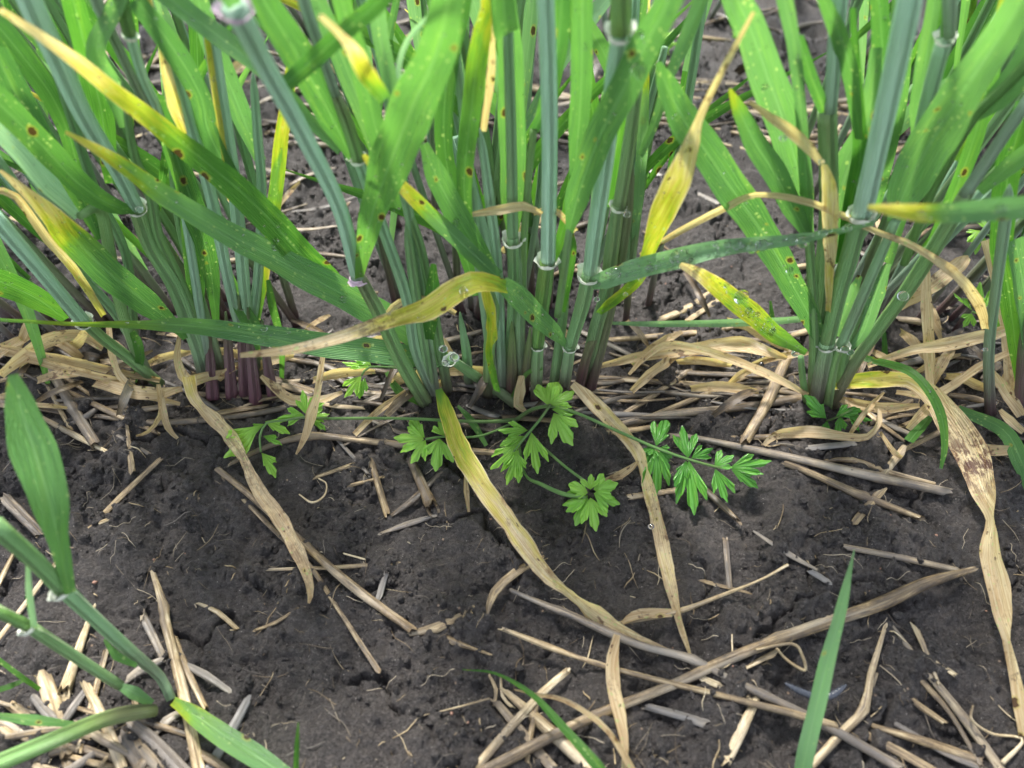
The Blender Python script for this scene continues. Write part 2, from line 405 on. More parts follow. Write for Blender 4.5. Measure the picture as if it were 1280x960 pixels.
M_water = simple('water', (1, 1, 1), .0, 1, 1.333)
M_collar = simple('collar_membrane', (.74, .77, .66), .4, 0, 1.45, .25)
M_pink = simple('pink_collar_membrane', (.66, .50, .60), .35, 0, 1.45, .25)
M_milli = simple('millipede_shell', (.05, .055, .07), .25)
M_black = simple('dark_shell', (.012, .011, .012), .18)
M_grit = simple('grit', (.30, .17, .12), .6)
M_root = simple('rootlet', (.50, .42, .30), .6)

# ------------------------------------------------------------------ the soil: one sheet to the horizon
def axis(lo, hi, fine, grow, reach):
    mid = list(np.arange(lo, hi, fine)); s = fine; x = mid[-1]; up = []
    while x < reach: s *= grow; x += s; up.append(x)
    s = fine; x = mid[0]; dn = []
    while x > -reach: s *= grow; x -= s; dn.append(x)
    return np.array(dn[::-1]+mid+up)
xs = axis(-.30, .30, .00085, 1.035, 60.); 
ys = axis(.03, .33, .0008, 1.02, 60.)
X, Y = np.meshgrid(xs, ys); Z = soil_full(X, Y)
fade = np.clip((np.hypot(X, Y)-.9)/1.5, 0, 1); Z = Z*(1-fade)
nxx, nyy = len(xs), len(ys)
me = bpy.data.meshes.new('soil')
vv = np.stack([X, Y, Z], -1).reshape(-1, 3).astype(np.float32)
ii = (np.arange(nyy-1)[:, None]*nxx+np.arange(nxx-1)[None, :]).ravel()
ff = np.stack([ii, ii+1, ii+nxx+1, ii+nxx], -1)
me.vertices.add(len(vv)); me.vertices.foreach_set('co', vv.ravel())
me.loops.add(ff.size); me.loops.foreach_set('vertex_index', ff.ravel().astype(np.int32))
me.polygons.add(len(ff)); me.polygons.foreach_set('loop_start', (np.arange(len(ff))*4).astype(np.int32))
me.polygons.foreach_set('use_smooth', np.ones(len(ff), bool))
me.update(); me.validate(); me.materials.append(M_soil)
o = bpy.data.objects.new('soil', me); sc.collection.objects.link(o); tag(o, 'dark moist crumbly field soil', None, None, 'structure')
print('soil verts', len(vv))
# ------------------------------------------------------------------ crumbs and grit lying on the soil
def lumps(name, mat, n, rmin, rmax, label, mask=True, xr=(-.36, .36), yr=(.04, .55)):
    t = (1+5**.5)/2
    iv = np.array([(-1, t, 0), (1, t, 0), (-1, -t, 0), (1, -t, 0), (0, -1, t), (0, 1, t), (0, -1, -t), (0, 1, -t), (t, 0, -1), (t, 0, 1), (-t, 0, -1), (-t, 0, 1)], float)/math.hypot(1, t)
    fc = [(0,11,5),(0,5,1),(0,1,7),(0,7,10),(0,10,11),(1,5,9),(5,11,4),(11,10,2),(10,7,6),(7,1,8),(3,9,4),(3,4,2),(3,2,6),(3,6,8),(3,8,9),(4,9,5),(2,4,11),(6,2,10),(8,6,7),(9,8,1)]
    vs = [tuple(v) for v in iv]; cache = {}; f2 = []
    def mid(a, b):
        k = (min(a, b), max(a, b))
        if k not in cache:
            m = np.array(vs[a])+np.array(vs[b]); vs.append(tuple(m/np.linalg.norm(m))); cache[k] = len(vs)-1
        return cache[k]
    for a, b, c in fc:
        x, y, z = mid(a, b), mid(b, c), mid(c, a); f2 += [(a, x, z), (b, y, x), (c, z, y), (x, y, z)]
    base = np.array(vs); F = np.array(f2)
    g = np.random.default_rng(len(name)*7+n)
    x = g.uniform(*xr, n*3); y = g.uniform(*yr, n*3)
    if mask: k = fbm(x/.05+9, y/.05, 50, 2)*1.4+.5+g.uniform(-.45, .45, n*3) > .45
    else: k = np.ones(n*3, bool)
    x = x[k][:n]; y = y[k][:n]; n = len(x); z = soil_full(x, y)
    r = rmin+(rmax-rmin)*g.random(n)**3.5
    out_v = np.zeros((n, len(base), 3))
    for i in range(n):
        d = base*(1+g.uniform(-.42, .35, (len(base), 1)))*g.uniform(.6, 1.3, 3)
        out_v[i] = d*r[i]+np.array([x[i], y[i], z[i]+r[i]*.25])
    fa = (F[None]+(np.arange(n)*len(base))[:, None, None]).reshape(-1, 3)
    me = bpy.data.meshes.new(name); V_ = out_v.reshape(-1, 3)
    me.vertices.add(len(V_)); me.vertices.foreach_set('co', V_.ravel())
    me.loops.add(fa.size); me.loops.foreach_set('vertex_index', fa.ravel().astype(np.int32))
    me.polygons.add(len(fa)); me.polygons.foreach_set('loop_start', (np.arange(len(fa))*3).astype(np.int32))
    me.polygons.foreach_set('use_smooth', np.arange(len(fa)) % 3 > 0); me.update(); me.validate(); me.materials.append(mat)
    o = bpy.data.objects.new(name, me); sc.collection.objects.link(o)
    return tag(o, label, 'crumbs', None, 'stuff')
lumps('soil_crumbs', M_soil, 20000, .0003, .0016, 'loose dark crumbs of soil scattered over the ground')
lumps('grit', M_grit, 160, .0003, .0011, 'tiny reddish brown bits of grit dotted over the soil', mask=False)

# ------------------------------------------------------------------ cereal plants
LEAVES = {}     # name -> surface samples, so that water drops can sit on the leaves
ALL = []
class Plant:
    def __init__(s, px, py, label, name='cereal_plant', cat='cereal plant', group='cereal plants of the row'):
        s.o = at_ground(px, py, 0); s.Y = s.o.y
        s.e = thing(name, label, cat, s.o, group)
    def leaf(s, d, key=None, label=None, name='leaf_blade', mat=None, dew=1, **k):
        if 'wax' not in k and name == 'leaf_blade': k['wax'] = random.choice([0, .03, .07, .14])
        pts, ws = parse(d, s.Y); mb = MB(); sm = blade_mb(mb, pts, ws, **k)
        if key: LEAVES[key] = sm
        if dew: ALL.append((sm, dew))
        o = mb.build(name, mat or M_leaf, s.e)
        if label: o['label'] = label
        return o
    def dead(s, d, label=None, **k):
        k.setdefault('wscale', .78); k.setdefault('dry', [.9, .8, .95]); k.setdefault('fold', .18); k.setdefault('wave', .05); k.setdefault('dew', 0)
        return s.leaf(d, label=label, name='withered_leaf', **k)
    def stem(s, d, collar=None, pur=None, wax=.2, dry=0, label=None, **k):
        pts, ws = parse(d, s.Y); ws = [q_*.93 for q_ in ws]; mb = MB()
        if pur is None: pur = [0, 0, 0, .1, .8]
        tube_mb(mb, pts, ws, dry=dry, wax=wax, pur=pur, flat=.85, **k)
        o = mb.build('stem', M_stem, s.e)
        if label: o['label'] = label
        return o
    def collar(s, d, stem, mat=None):
        """ pale membrane ring where a leaf leaves the stem """
        pts, ws = parse(d, s.Y); p = pts[0]; r = ws[0]*.5; ax = (pts[1]-pts[0]).normalized() if len(pts) > 1 else Vector((0, 0, 1))
        a = ax.cross(Vector((0, 1, .2))).normalized(); b = ax.cross(a); mb = MB(); n = 20
        prof = [(-.40, .84), (-.22, .98), (-.02, 1.06), (.15, 1.02), (.32, 1.10), (.52, 1.26)]
        for j, (h, q) in enumerate(prof):
            for i in range(n):
                t = 2*math.pi*i/n; wv = 1+(.12*math.sin(t*3+j+r*9e4)+.08*math.sin(t*7))*(j/5)**1.5
                mb.v.append(p+(a*math.cos(t)+b*math.sin(t))*r*q*wv+ax*r*(h*(1+.25*math.cos(t+1))))
                mb.c.append((0, 0, 0))
        for j in range(len(prof)-1):
            for i in range(n):
                i2 = (i+1) % n; mb.f.append((j*n+i, j*n+i2, (j+1)*n+i2, (j+1)*n+i))
        so_ = stem
        return mb.build('collar', mat or M_collar, so_)

G_ = [0, 0, 0]
# ---- left clump, three plants
A = Plant(252, 468, 'left cereal plant with thick blue-green stem leaning left, behind the horizontal leaf')
st = A.stem('35,-5,34,2.2 70,70,30,1.8 105,145,26,1.4 145,210,22,1 172,262,20,.6', wax=[.9, .85, .8, .7], pur=0)
st2 = A.stem('170,258,22,.6 188,307,22,.5 215,351,22,.3 232,391,23,.2 249,441,20,.1 255,470,18,g0', wax=[.1, .2, .3, .5], pur=[.1, 0, 0, .1, .2, .8])
A.collar('172,262,22,.6 160,240,20,.8', st2)
A.leaf('172,264,8,.7 140,256,24,1.4 100,230,34,2 50,178,38,2.8 -20,110,42,3.6', 'a1', roll=[10, 15, 20], wax=.05)
st3 = A.stem('152,100,1.5,1 157,128,9.3,1 168,195,12,.8 188,242,14,.6 198,294,14,.5 222,345,14,.2 245,400,12,.1 256,464,12,g0', wax=.1)
A.leaf('150,-5,22,1.0 120,60,26,1.2 140,110,30,.8 155,160,12,.9', dry=[.05, 0, 0], roll=[25, 25, 25])
st = A.stem('151,-5,20,.8 162,42,18,.6', wax=.05, pur=0)
st = A.stem('162,40,15,.6 178,95,14,.5 200,145,13,.3 225,230,12,.2 262,470,12,g0', wax=.8)
A.collar('163,47,17,.6 161,30,17,.6', st)
A.stem('118,-5,17,.9 148,60,14,.7 175,118,13,.5 200,160,12,.3', wax=.5, pur=[.35, .3, .5])
A.leaf('90,-5,30,0.2 115,90,34,0 128,150,32,0 140,230,18,0', dry=0)
A.leaf('205,150,16,.2 232,230,22,.1 238,290,26,0 244,350,26,0 243,400,24,0 244,440,8,0', 'a8', roll=[8, 0, -5], wax=.05)
A.leaf('195,120,20,.3 222,200,30,.4 245,270,34,.3 262,330,26,.2 270,400,10,.1', dry=[0, 0])
A.dead('108,412,10,.6 92,432,18,g1.2 66,428,12,g.9 40,440,16,g.7 25,470,8,g.3')

B = Plant(198, 478, 'cereal plant at the left edge with yellow-tipped leaf carrying brown bars')
s1 = B.stem('-10,268,24,2 50,338,21,1.6 104,402,20,1', wax=[.9, .8, .6], pur=0)
s2 = B.stem('104,400,18,1 125,420,17,.6 160,447,17,.2 200,480,16,g0', wax=.1, pur=[0, 0, .1, .4])
B.collar('106,404,20,1 95,390,19,1.1', s2)
B.leaf('0,213,5,2.6 30,238,14,2.4 65,270,30,2.2 90,297,42,1.8 134,340,44,1.3 181,378,38,.8 215,404,18,.4 232,424,8,.2', 'b1', dry=[1, .6, .35, .12, .02, 0, 0, 0, 0], roll=[0, 12, 15, 10])
B.leaf('-20,345,36,1.6 10,357,38,1.2 50,376,32,.8 82,400,12,.6', 'b2', roll=[15, 15])
B.leaf('0,400,5,3.4 95,405,6,3.1 170,406,12,2.8 230,407,22,2.4 300,415,28,1.8 400,430,36,1.3 480,440,36,.9 540,450,24,.5 564,452,8,.4', 'h1', dry=[.1, .2, .12, .06, 0, 0, 0, 0], roll=[35, 15, 0, -8, -10], wax=.1)
B.leaf('-10,152,34,1.8 30,190,34,1.6 60,230,30,1.5 98,272,12,1.4', wax=.8, roll=[0, 10], mat=M_leaf)
s = B.stem('100,270,12,1.4 125,262,16,.3 138,320,16,.3 150,380,15,.1 182,476,14,g0', wax=.1)
B.leaf('-10,60,40,.6 25,130,42,.5 60,190,40,.4 100,245,30,.3 125,300,10,.2', roll=[20, 10], wax=.05)
B.stem('-10,190,14,.2 40,260,14,.1 90,330,14,0 150,400,13,0 190,476,13,g0', wax=.3)
B.leaf('60,480,6,g0 50,440,12,0 30,380,18,.1 -10,300,22,.1')
B.leaf('-15,20,34,-.8 20,60,34,-.8 70,130,30,-.9 95,200,20,-1 105,260,10,-1')
B.stem('60,60,1.5,-1 69,87,11.0,-1 90,150,13,-1 120,240,13,-1 160,330,12,-.8 170,470,12,g0', wax=.2)
B.dead('0,433,8,g1.4 50,443,12,g1.6 100,453,14,g1.4 150,465,12,g1 200,475,8,g.6', curl=.2)
B.dead('136,408,8,g2.4 139,440,10,g2 150,470,11,g1.2 178,492,14,g.8 225,505,6,g.5')
B.dead('-10,238,10,1.2 20,246,12,1 60,300,14,.8 95,340,14,.5 130,395,10,.3', dry=[1, .9, .6, .5])
B.leaf('168,478,6,g.1 175,450,12,.3 172,430,14,.6 165,415,8,.8', dry=[.05, 0])

Cp = Plant(312, 470, 'cereal plant with dark purple stem bases behind the long green leaf of the left clump')
s = Cp.stem('183,-5,13,.6 208,60,16,.5 228,118,18,.4 248,188,18,.3 265,250,17,.2 290,370,15,.1 318,474,14,g0', wax=[.6, .8, .8, .7, .1], pur=[0, 0, 0, 0, .2, 1], label='blue-green stem with brown streaked sheath')
Cp.dead('185,-5,8,.9 200,45,10,.9 208,90,16,.9 218,130,22,.8 230,168,10,.7', dry=[.7, .8, .5, .75, .4])
Cp.stem('262,35,22,.3 275,120,21,.3 290,210,19,.2 300,300,18,.1 310,400,15,0 325,478,14,g0', wax=[.8, .8, .6, .1], pur=[0, 0, 0, 0, .1, .9])
Cp.leaf('256,30,8,.6 268,110,9,.6 280,190,9,.5 288,250,8,.4', dry=[.4, .5, .4], fold=.02)
Cp.stem('316,90,1.5,-.4 318,114,11.0,-.4 322,170,13,-.4 327,248,13,-.3 320,370,13,-.2 300,470,13,g0', wax=.6)
Cp.leaf('372,40,12,-.6 360,115,18,-.6 350,190,20,-.5 343,255,20,-.5 332,330,16,-.3 322,400,8,-.1', dry=[.1, .32, .12, .3, .05], roll=[5, 5])
Cp.leaf('245,-5,30,-.4 268,60,32,-.5 300,140,30,-.6 325,200,16,-.6', roll=[20, 20])
Cp.leaf('0,12,8,4.6 43,40,14,4.3 100,80,22,3.9 150,120,25,3.4 208,165,30,2.9 262,208,36,2.4 319,257,42,1.9 380,322,42,1.4 425,362,28,1 450,395,10,.8', 'c4', dry=[.9, .7, .45, .2, .04, 0, 0, 0, 0, 0, 0], roll=[25, 20, 10, 5])
Cp.leaf('82,165,5,4.0 120,186,14,3.7 165,215,24,3.4 210,247,30,3.0 270,283,34,2.6 330,315,38,2.1 400,352,44,1.6 470,390,42,1.1 530,428,30,.7 564,450,9,.5', 'c5', dry=[.55, .2, .02, 0, 0, 0, 0, 0, 0, 0], roll=[-20, -10, -5, 0])
Cp.leaf('170,0,26,1.5 215,60,34,1.3 250,120,30,1.0 262,170,28,.7 300,240,22,.4', roll=[20, 15])
Cp.stem('205,60,1.5,-1 208,96,11.0,-1 215,180,14,-1 230,300,14,-.8 280,474,13,g0', wax=.2)
Cp.leaf('275,320,10,0 300,380,22,.2 322,420,24,.3 335,455,10,.2')
Cp.leaf('352,474,6,g0 352,430,9,.2 340,380,12,.4 335,350,6,.6', dry=[.05])
for q in ('258,400,3 262,440,12 266,500,18', '282,390,3 285,430,12 290,498,17', '310,385,3 312,425,12 320,505,18', '328,400,3 330,430,11 342,498,16', '298,370,3 302,420,12 306,496,16'):
    a_, c_, b_ = q.split(); Cp.stem(a_+',.2 '+c_+',.2 '+b_+',g0', wax=.05, pur=[.35, .9, 1])
Cp.dead('224,420,6,g2.5 222,450,12,g2 235,475,18,g1.5 262,470,16,g1 290,465,10,g1')
Cp.dead('326,470,6,g2 345,485,16,g1.4 365,500,17,g.9 400,500,14,g.7 428,490,6,g.6', dry=[1, .9, 1])

# ---- centre, left plant
D = Plant(640, 504, 'central cereal plant whose reclining shoot carries the long green leaf and the horizontal leaf', )
sd = D.stem('564,449,14,.5 600,474,15,g.9 625,490,16,g.4 645,506,16,g0', wax=.15, pur=[0, 0, .3, .6])
D.collar('564,451,16,.5 550,440,16,.6', sd)
Dn = Plant(530, 505, 'cereal plant with pale blue-green stem leaning far left, rooted beside the pale cut leaf')
s = Dn.stem('293,10,36,4.2 310,40,32,3.8 330,80,28,3.2 380,170,25,2.2 425,262,22,1.3 447,347,19,.6', wax=[.85, .95, .95, .9], pur=[.1, 0, 0, 0, .1])
s2 = Dn.stem('446,340,17,.6 460,366,19,.5 478,400,20,.4 502,452,21,.2 534,507,20,g0', wax=.1, pur=[.6, 0, 0, .1, .6])
Dn.collar('296,14,38,4.1 286,-10,40,4.3', s, M_pink)['label'] = 'pink tinged collar'
Dn.collar('446,348,18,.6 450,366,18,.5', s2, M_pink)['label'] = 'small pink collar'
Dn.leaf('250,-60,40,4.4 280,-20,40,4.4 294,8,20,4.2', wax=.1)
s = Dn.stem('378,-5,18,1.2 400,60,16,.8 421,122,14,.5', wax=.7, pur=[.2, .25, .5])
s2 = Dn.stem('420,118,16,.5 436,160,19,.4 449,203,18,.3', wax=.05, pur=[.4, 0, 0])
s3 = Dn.stem('449,203,16,.3 478,284,16,.2 508,371,16,.1 520,440,15,0 545,500,14,g0', wax=.5)
Dn.collar('448,201,20,.3 444,185,19,.3', s3)
Dn.leaf('325,-10,40,1.2 355,40,46,1.1 380,82,48,1.0 412,140,42,.7 440,198,14,.4', 'd8', roll=[-10, -10], wax=.05, dry=[.05, .0])
Dn.leaf('354,108,22,2.0 380,85,25,2.2 410,58,26,2.6 440,32,25,3 480,-5,26,3.4', 'd9', roll=[0, 5])
Dn.leaf('400,20,8,4.6 430,48,13,4.4 445,68,24,4.1 460,95,26,3.7 482,125,18,3.3', dry=[.95, 1, .5, .25, .05], wave=.07)
Dn.leaf('425,-5,26,1.4 447,67,32,1.2 465,145,28,1.0 480,200,26,.8 495,260,14,.6', dry=[0, .04, 0, 0], roll=[20, 20])
Dn.leaf('562,-10,48,4.4 545,67,58,3.8 515,135,66,3.1 490,200,62,2.4 470,255,42,1.8 458,300,28,1.4 449,348,12,1', 'big', roll=[8, 0, -10, -30], dry=[0, 0, 0, .04, .04, .1])
Dn.leaf('455,193,6,1.6 462,203,12,1.5 490,222,18,1.4 535,265,22,1.1 585,312,24,.8 622,346,20,.6', dry=[.45, .5, .2, .05, 0, 0])
Dn.leaf('425,190,10,.2 394,158,16,0 360,118,20,-.2 320,80,26,-.4 275,45,30,-.6 210,-5,30,-.8', roll=[30, 20], wax=.1)
Dn.stem('470,20,1.5,-.6 474,50,11.0,-.6 485,120,14,-.6 500,210,14,-.5 522,330,14,-.3 545,498,13,g0', wax=.4)
Dn.leaf('520,180,12,.4 500,140,22,.2 478,60,24,0 470,-5,24,0', roll=[25, 25], wax=.2)
Dn.leaf('508,120,6,1.2 498,90,8,1.2 510,50,8,1.2 545,10,6,1.2', wax=.8)
Dn.leaf('542,330,8,.2 541,370,24,.4 538,400,22,.3 537,425,12,.1', 'd20', roll=[5])
Dn.stem('507,280,1.5,.1 511,307,11.9,.1 520,370,14,.1 540,500,13,g0', wax=.2)
Dn.leaf('483,465,6,g1 498,488,13,g.8 525,505,6,g.2', dew=0)
Dn.leaf('572,507,4,g1.2 590,527,11,g.9 608,557,6,g.3', dew=0)
Dn.dead('478,400,8,.2 500,378,12,.1 540,375,12,0 570,392,8,-.2')
Dn.dead('490,480,14,g.9 512,468,26,g1.2 535,482,20,g.9 560,476,8,g.6')
s = Dn.stem('500,230,1.5,-.4 509,260,11.9,-.4 530,330,14,-.3 560,490,14,g0', wax=.15)
Dn.leaf('395,-5,26,-1 430,80,30,-1 470,180,26,-1 500,260,12,-1', roll=[20, 10])

E = Plant(655, 498, 'central cereal plant with yellow bent leaf folded forward over the stems')
st = E.stem('635,40,15,.2 639,170,15,.2 641,298,15,.2', wax=.25, pur=0)
st2 = E.stem('641,296,16,.2 642,350,16,.1 640,400,14,0 636,470,14,g0', wax=.2)
E.stem('654,290,1.5,0 653,308,11.9,0 652,350,14,0 650,430,14,0 655,488,14,g0', wax=.3, pur=[.2, .2, .1, .5, 1])
E.collar('641,302,24,.2 641,280,24,.2', st2)
E.leaf('640,302,14,0 641,240,36,-.1 640,150,40,-.2 637,60,36,-.2 632,-5,30,-.2', 'e1', roll=[0, 5, 0], wax=.1)
E.leaf('626,-60,30,.8 629,-5,34,.8 632,36,37,.7 634,44,34,.4', roll=[0, 0], fold=.02)
E.leaf('604,-30,10,.6 607,10,14,.6 603,40,28,.6 595,90,30,.5 585,170,28,.4 580,240,22,.3 590,300,12,.2', dry=[.5, .38, .16, .05, 0, 0], roll=[0, 10])
E.dead('617,30,6,-.2 613,100,14,-.2 604,165,10,-.2', dry=[1, .85])
E.leaf('530,180,14,.7 548,225,34,.8 575,275,36,.7 605,325,26,.5 622,350,14,.4', 'e5', roll=[-10, -10], wax=.08)
E.leaf('708,432,8,.4 690,412,24,.7 666,390,32,1.2 645,368,32,1.8 628,356,24,2.2', 'e6', roll=[15, 10])
E.leaf('634,358,18,2.2 618,354,24,2.5 592,353,32,2.8 562,368,36,3.2 535,386,34,3.5 495,398,24,3.9 430,420,18,4.3 365,437,14,4.8 300,444,7,5.2', 'yel', dry=[.2, .33, .42, .45, .55, .8, .95, .95, 1], roll=[30, 5, 0, 0, 20, 20], pur=[0, 0, 0, 0, .3, 1, .3, 0, 0, 0, 0], label='yellow to tan forward-bent leaf blade with brown band')
E.leaf('606,362,12,2.6 612,385,16,2.6 615,410,14,2.5 611,440,10,2.3 617,470,10,2 622,490,7,1.8', dry=[.4, .3, .2, .1, .05], wave=.16, roll=[0, 60, -30, 40])
E.stem('600,320,1.5,-.2 605,338,11.9,-.2 618,380,15,0 612,430,16,0 610,495,14,g0', wax=.1)
E.stem('575,390,1.5,-.4 577,405,7.6,-.4 583,440,13,-.2 586,480,13,g0', wax=.3)
E.stem('560,-5,12,-.9 578,130,13,-.9 590,250,14,-.7 600,340,13,-.4 620,494,13,g0', wax=.5)
E.leaf('580,-5,24,-.8 560,90,28,-.8 555,180,26,-.7 575,290,24,-.5 595,370,10,-.3', roll=[20, 10])
E.stem('600,160,1.5,.1 604,187,11.0,.1 612,250,14,0 622,340,14,0 628,490,13,g0', wax=.6)
E.dead('590,268,8,.6 625,262,16,.8 655,258,14,.8 678,268,8,.6', label='tan dried leaf arching between the stems')
E.dead('660,270,6,g3 690,262,10,0 720,290,9,0')
E.dead('652,470,10,g2.2 650,490,18,g1.4 648,506,15,g.8 657,515,6,g.4')
E.leaf('640,500,8,g0.2 652,475,7,g1.6 664,463,6,g2.2 678,461,4,g2.4', dew=0, dry=[.1])

F = Plant(690, 498, 'central cereal plant with several upright blue-green stems and white collars')
st = F.stem('682,-5,24,1.0 686,100,23,.7 687,200,21,.4 685,328,20,.2', wax=.95, pur=[0, 0, 0, .08])
st2 = F.stem('684,326,20,.2 680,360,22,.2 676,395,20,.1 672,432,17,.1', wax=.0, pur=0)
st3 = F.stem('672,430,16,.1 671,465,17,.1 670,500,15,g0', wax=.2, pur=[0, .4, 1])
F.collar('684,328,25,.2 685,310,24,.2', st2); F.collar('672,433,17,.1 673,420,16,.1', st3)
F.leaf('690,328,10,.2 704,290,17,.1 712,250,17,0 716,215,10,-.1', roll=[30, 20])
F.leaf('714,242,6,0 718,215,16,0 724,150,30,0 727,80,32,0 728,-5,31,0', roll=[0, 0], dry=[0])
F.leaf('668,164,12,.1 683,130,22,.1 698,60,27,.1 703,-5,26,.2', roll=[10, 10], fold=.2)
F.stem('667,162,10,.1 660,230,10,.1 655,300,10,0 652,400,9,0', wax=.05, pur=0)
st = F.stem('775,-60,26,2.2 776,40,28,1.8', wax=.1, pur=0, dry=[0, .12])
st2 = F.stem('776,36,24,1.8 767,100,24,1.4 757,200,23,.9 745,280,22,.6 737,342,19,.4', wax=[.7, .95, .85, .6], pur=0)
F.collar('776,44,32,1.8 776,20,32,1.9', st2)
st3 = F.stem('737,340,20,.4 729,378,21,.3 718,415,18,.2 713,432,17,.2', wax=.2, pur=0)
st4 = F.stem('713,430,15,.2 708,465,16,.1 704,492,15,g0', wax=.3, pur=[0, .5, 1])
F.collar('736,346,27,.4 739,325,24,.4', st3); F.collar('712,435,17,.2 715,420,16,.2', st4)
F.leaf('711,290,12,1.0 722,245,36,1.3 745,180,42,1.7 775,120,46,2.0 805,60,46,2.4 838,-5,40,2.9', 'f7', roll=[-15, -5, 10], wax=.08)
F.leaf('712,288,10,.5 716,320,10,.4 702,390,11,.3', roll=[0]) 
F.stem('712,285,10,.9 705,340,11,.5 697,395,10,.3', wax=.1, pur=0)
F.stem('796,110,16,-.2 785,190,19,-.2 774,258,18,-.1', wax=.15, pur=[.2, .2, .3])
s5 = F.stem('773,256,18,-.1 765,310,20,0 757,370,19,0 745,410,19,0 730,480,18,g0', wax=.15, pur=[.2, .1, .2, .3, .9])
F.stem('790,200,1.5,-.2 788,227,11.0,-.2 782,290,13,-.2 765,380,13,-.1 738,488,14,g0', wax=.1, pur=[.5, .5, .5, .6, 1])
F.collar('773,260,19,-.1 776,240,19,-.1', s5)
F.leaf('878,-5,22,-.6 852,60,20,-.6 838,92,15,-.5 818,155,13,-.5 800,195,10,-.4', roll=[40, 30])
F.leaf('748,392,8,.4 765,378,15,.6 785,362,16,.8 800,345,17,1 812,312,20,1.2 828,265,38,1.4 848,225,40,1.6 862,185,26,1.8 873,152,12,2 888,118,10,2.2 910,75,9,2.4 942,15,5,2.6', 'f12', dry=[.12, .2, .15, .25, .38, .5, .7, .95, .95, 1], roll=[40, 20, -10, 0, 30], label='yellow leaf with brown spots and dry tan tip')
F.leaf('738,357,14,.6 755,350,26,.9 800,335,30,1.3 850,322,30,1.7 895,312,25,2 940,305,20,2.3 990,300,16,2.6 1030,293,11,2.9 1092,279,5,3.2', 'drop', roll=[20, 5, 0, 10, 30], wax=.35, fold=.16, label='blue-green leaf blade carrying large water drops', dew=14)
F.leaf('760,260,20,-.9 772,180,24,-.9 790,100,26,-.9 830,0,26,-.9 845,-40,20,-.9', roll=[20])
F.leaf('758,404,4,g1.5 830,405,9,g1.6 940,403,12,g1.6 1000,399,9,g1.4 1062,395,5,g1.1', wax=.4, roll=[20, 30], label='thin blue-green blade lying level behind the dead leaves', dew=2)
F.stem('700,300,1.5,-.6 702,324,10.2,-.6 705,380,13,-.4 690,495,13,g0', wax=.2)
F.stem('752,395,3,0 745,420,10,0 735,440,13,0 722,490,14,g0', wax=0, pur=[.4, .8, 1])
F.stem('663,410,3,.2 660,440,10,.2 655,490,14,g0', wax=0, pur=[.3, 1])
F.stem('640,400,3,.1 640,440,12,.1 640,492,16,g0', wax=0, pur=[.2, 1])

# ---- right clump
Rp = Plant(1025, 505, 'right-hand cereal plant with fanned stems and broad spotted leaves')
st = Rp.stem('1138,-5,34,2.6 1120,80,31,2.1 1100,170,29,1.6 1083,245,28,1.2 1076,270,26,1', wax=.95, pur=[0, 0, 0, .15])
st2 = Rp.stem('1076,266,25,1 1062,320,25,.7 1048,370,22,.5 1034,428,20,.2', wax=.15, pur=0)
st3 = Rp.stem('1034,426,21,.2 1028,455,23,.1 1020,506,19,g0', wax=.3, pur=[.1, .6, .9])
Rp.collar('1076,270,28,1 1080,250,28,1', st2); Rp.collar('1033,433,20,.2 1036,415,20,.2', st3)
st4 = Rp.stem('1120,275,13,1 1098,325,14,.8 1075,378,15,.5 1052,430,14,.3', wax=.4, pur=[0, 0, .3, 0])
st5 = Rp.stem('1052,430,12,.3 1043,455,12,.2 1034,512,12,g0', wax=.1, pur=[0, .1, .3])
Rp.collar('1052,433,18,.3 1056,415,16,.3', st5)
st6 = Rp.stem('1290,118,18,1.8 1248,180,17,1.4 1206,243,17,1.1', wax=.6, pur=[.25, .3, .3])
Rp.stem('1210,238,20,1.1 1180,290,22,.8 1139,355,21,.5 1105,402,19,.2 1068,454,17,.1 1040,508,14,g0', wax=.1, pur=[.3, .0, 0, .1, .6, .7])
Rp.leaf('1282,-10,40,3 1240,60,50,2.4 1200,120,56,1.9 1165,178,66,1.5 1135,235,54,1.2 1118,278,20,1', 'r4', roll=[10, 0, -15], fold=.2)
Rp.leaf('1085,259,6,6.6 1112,262,17,6.4 1150,266,26,6.3 1220,264,32,6.1 1300,258,34,5.8', 'r5', dry=[.6, .35, .05, 0, 0], roll=[0, 20], label='near out-of-focus leaf blade with yellow tip', dew=2)
Rp.leaf('918,-10,40,.4 935,30,43,.3 955,85,49,.2 975,140,51,.1 992,195,44,0 1003,240,30,0 1012,292,12,0', 'r6', roll=[10, 5, 0])
Rp.leaf('912,111,4,.9 925,140,22,.9 945,180,32,.8 968,216,34,.7 990,258,30,.5 1011,298,12,.4', 'r7', roll=[-5, 0], dry=[.25, 0, 0, 0, 0, 0])
s = Rp.stem('1011,294,12,.2 1015,350,13,.2 1018,420,14,.1 1015,500,14,g0', wax=.1, pur=[0, 0, .1, .7])
Rp.leaf('980,-5,22,.7 993,60,19,.6 998,110,16,.6 1003,165,16,.5 1008,240,19,.4 1010,292,12,.3', roll=[20, 20])
Rp.leaf('998,45,14,.3 1015,100,18,.2 1032,142,16,.1', roll=[20])
Rp.stem('1034,138,26,0 1036,250,25,0 1030,330,22,0 1024,400,18,0 1018,500,15,g0', wax=.1, pur=[.2, 0, 0, .1, .6])
Rp.stem('1050,-5,23,.1 1044,60,21,.1 1038,140,17,.1', wax=.8, pur=[0, .1, .3])
Rp.leaf('1028,-5,16,.5 1045,35,24,.5 1060,80,24,.4 1068,130,18,.3 1074,175,10,.3', roll=[30, 30])
Rp.leaf('1066,10,8,.2 1073,140,18,.2 1074,200,22,.1 1062,260,20,.1 1050,330,12,.1', roll=[20, 20])
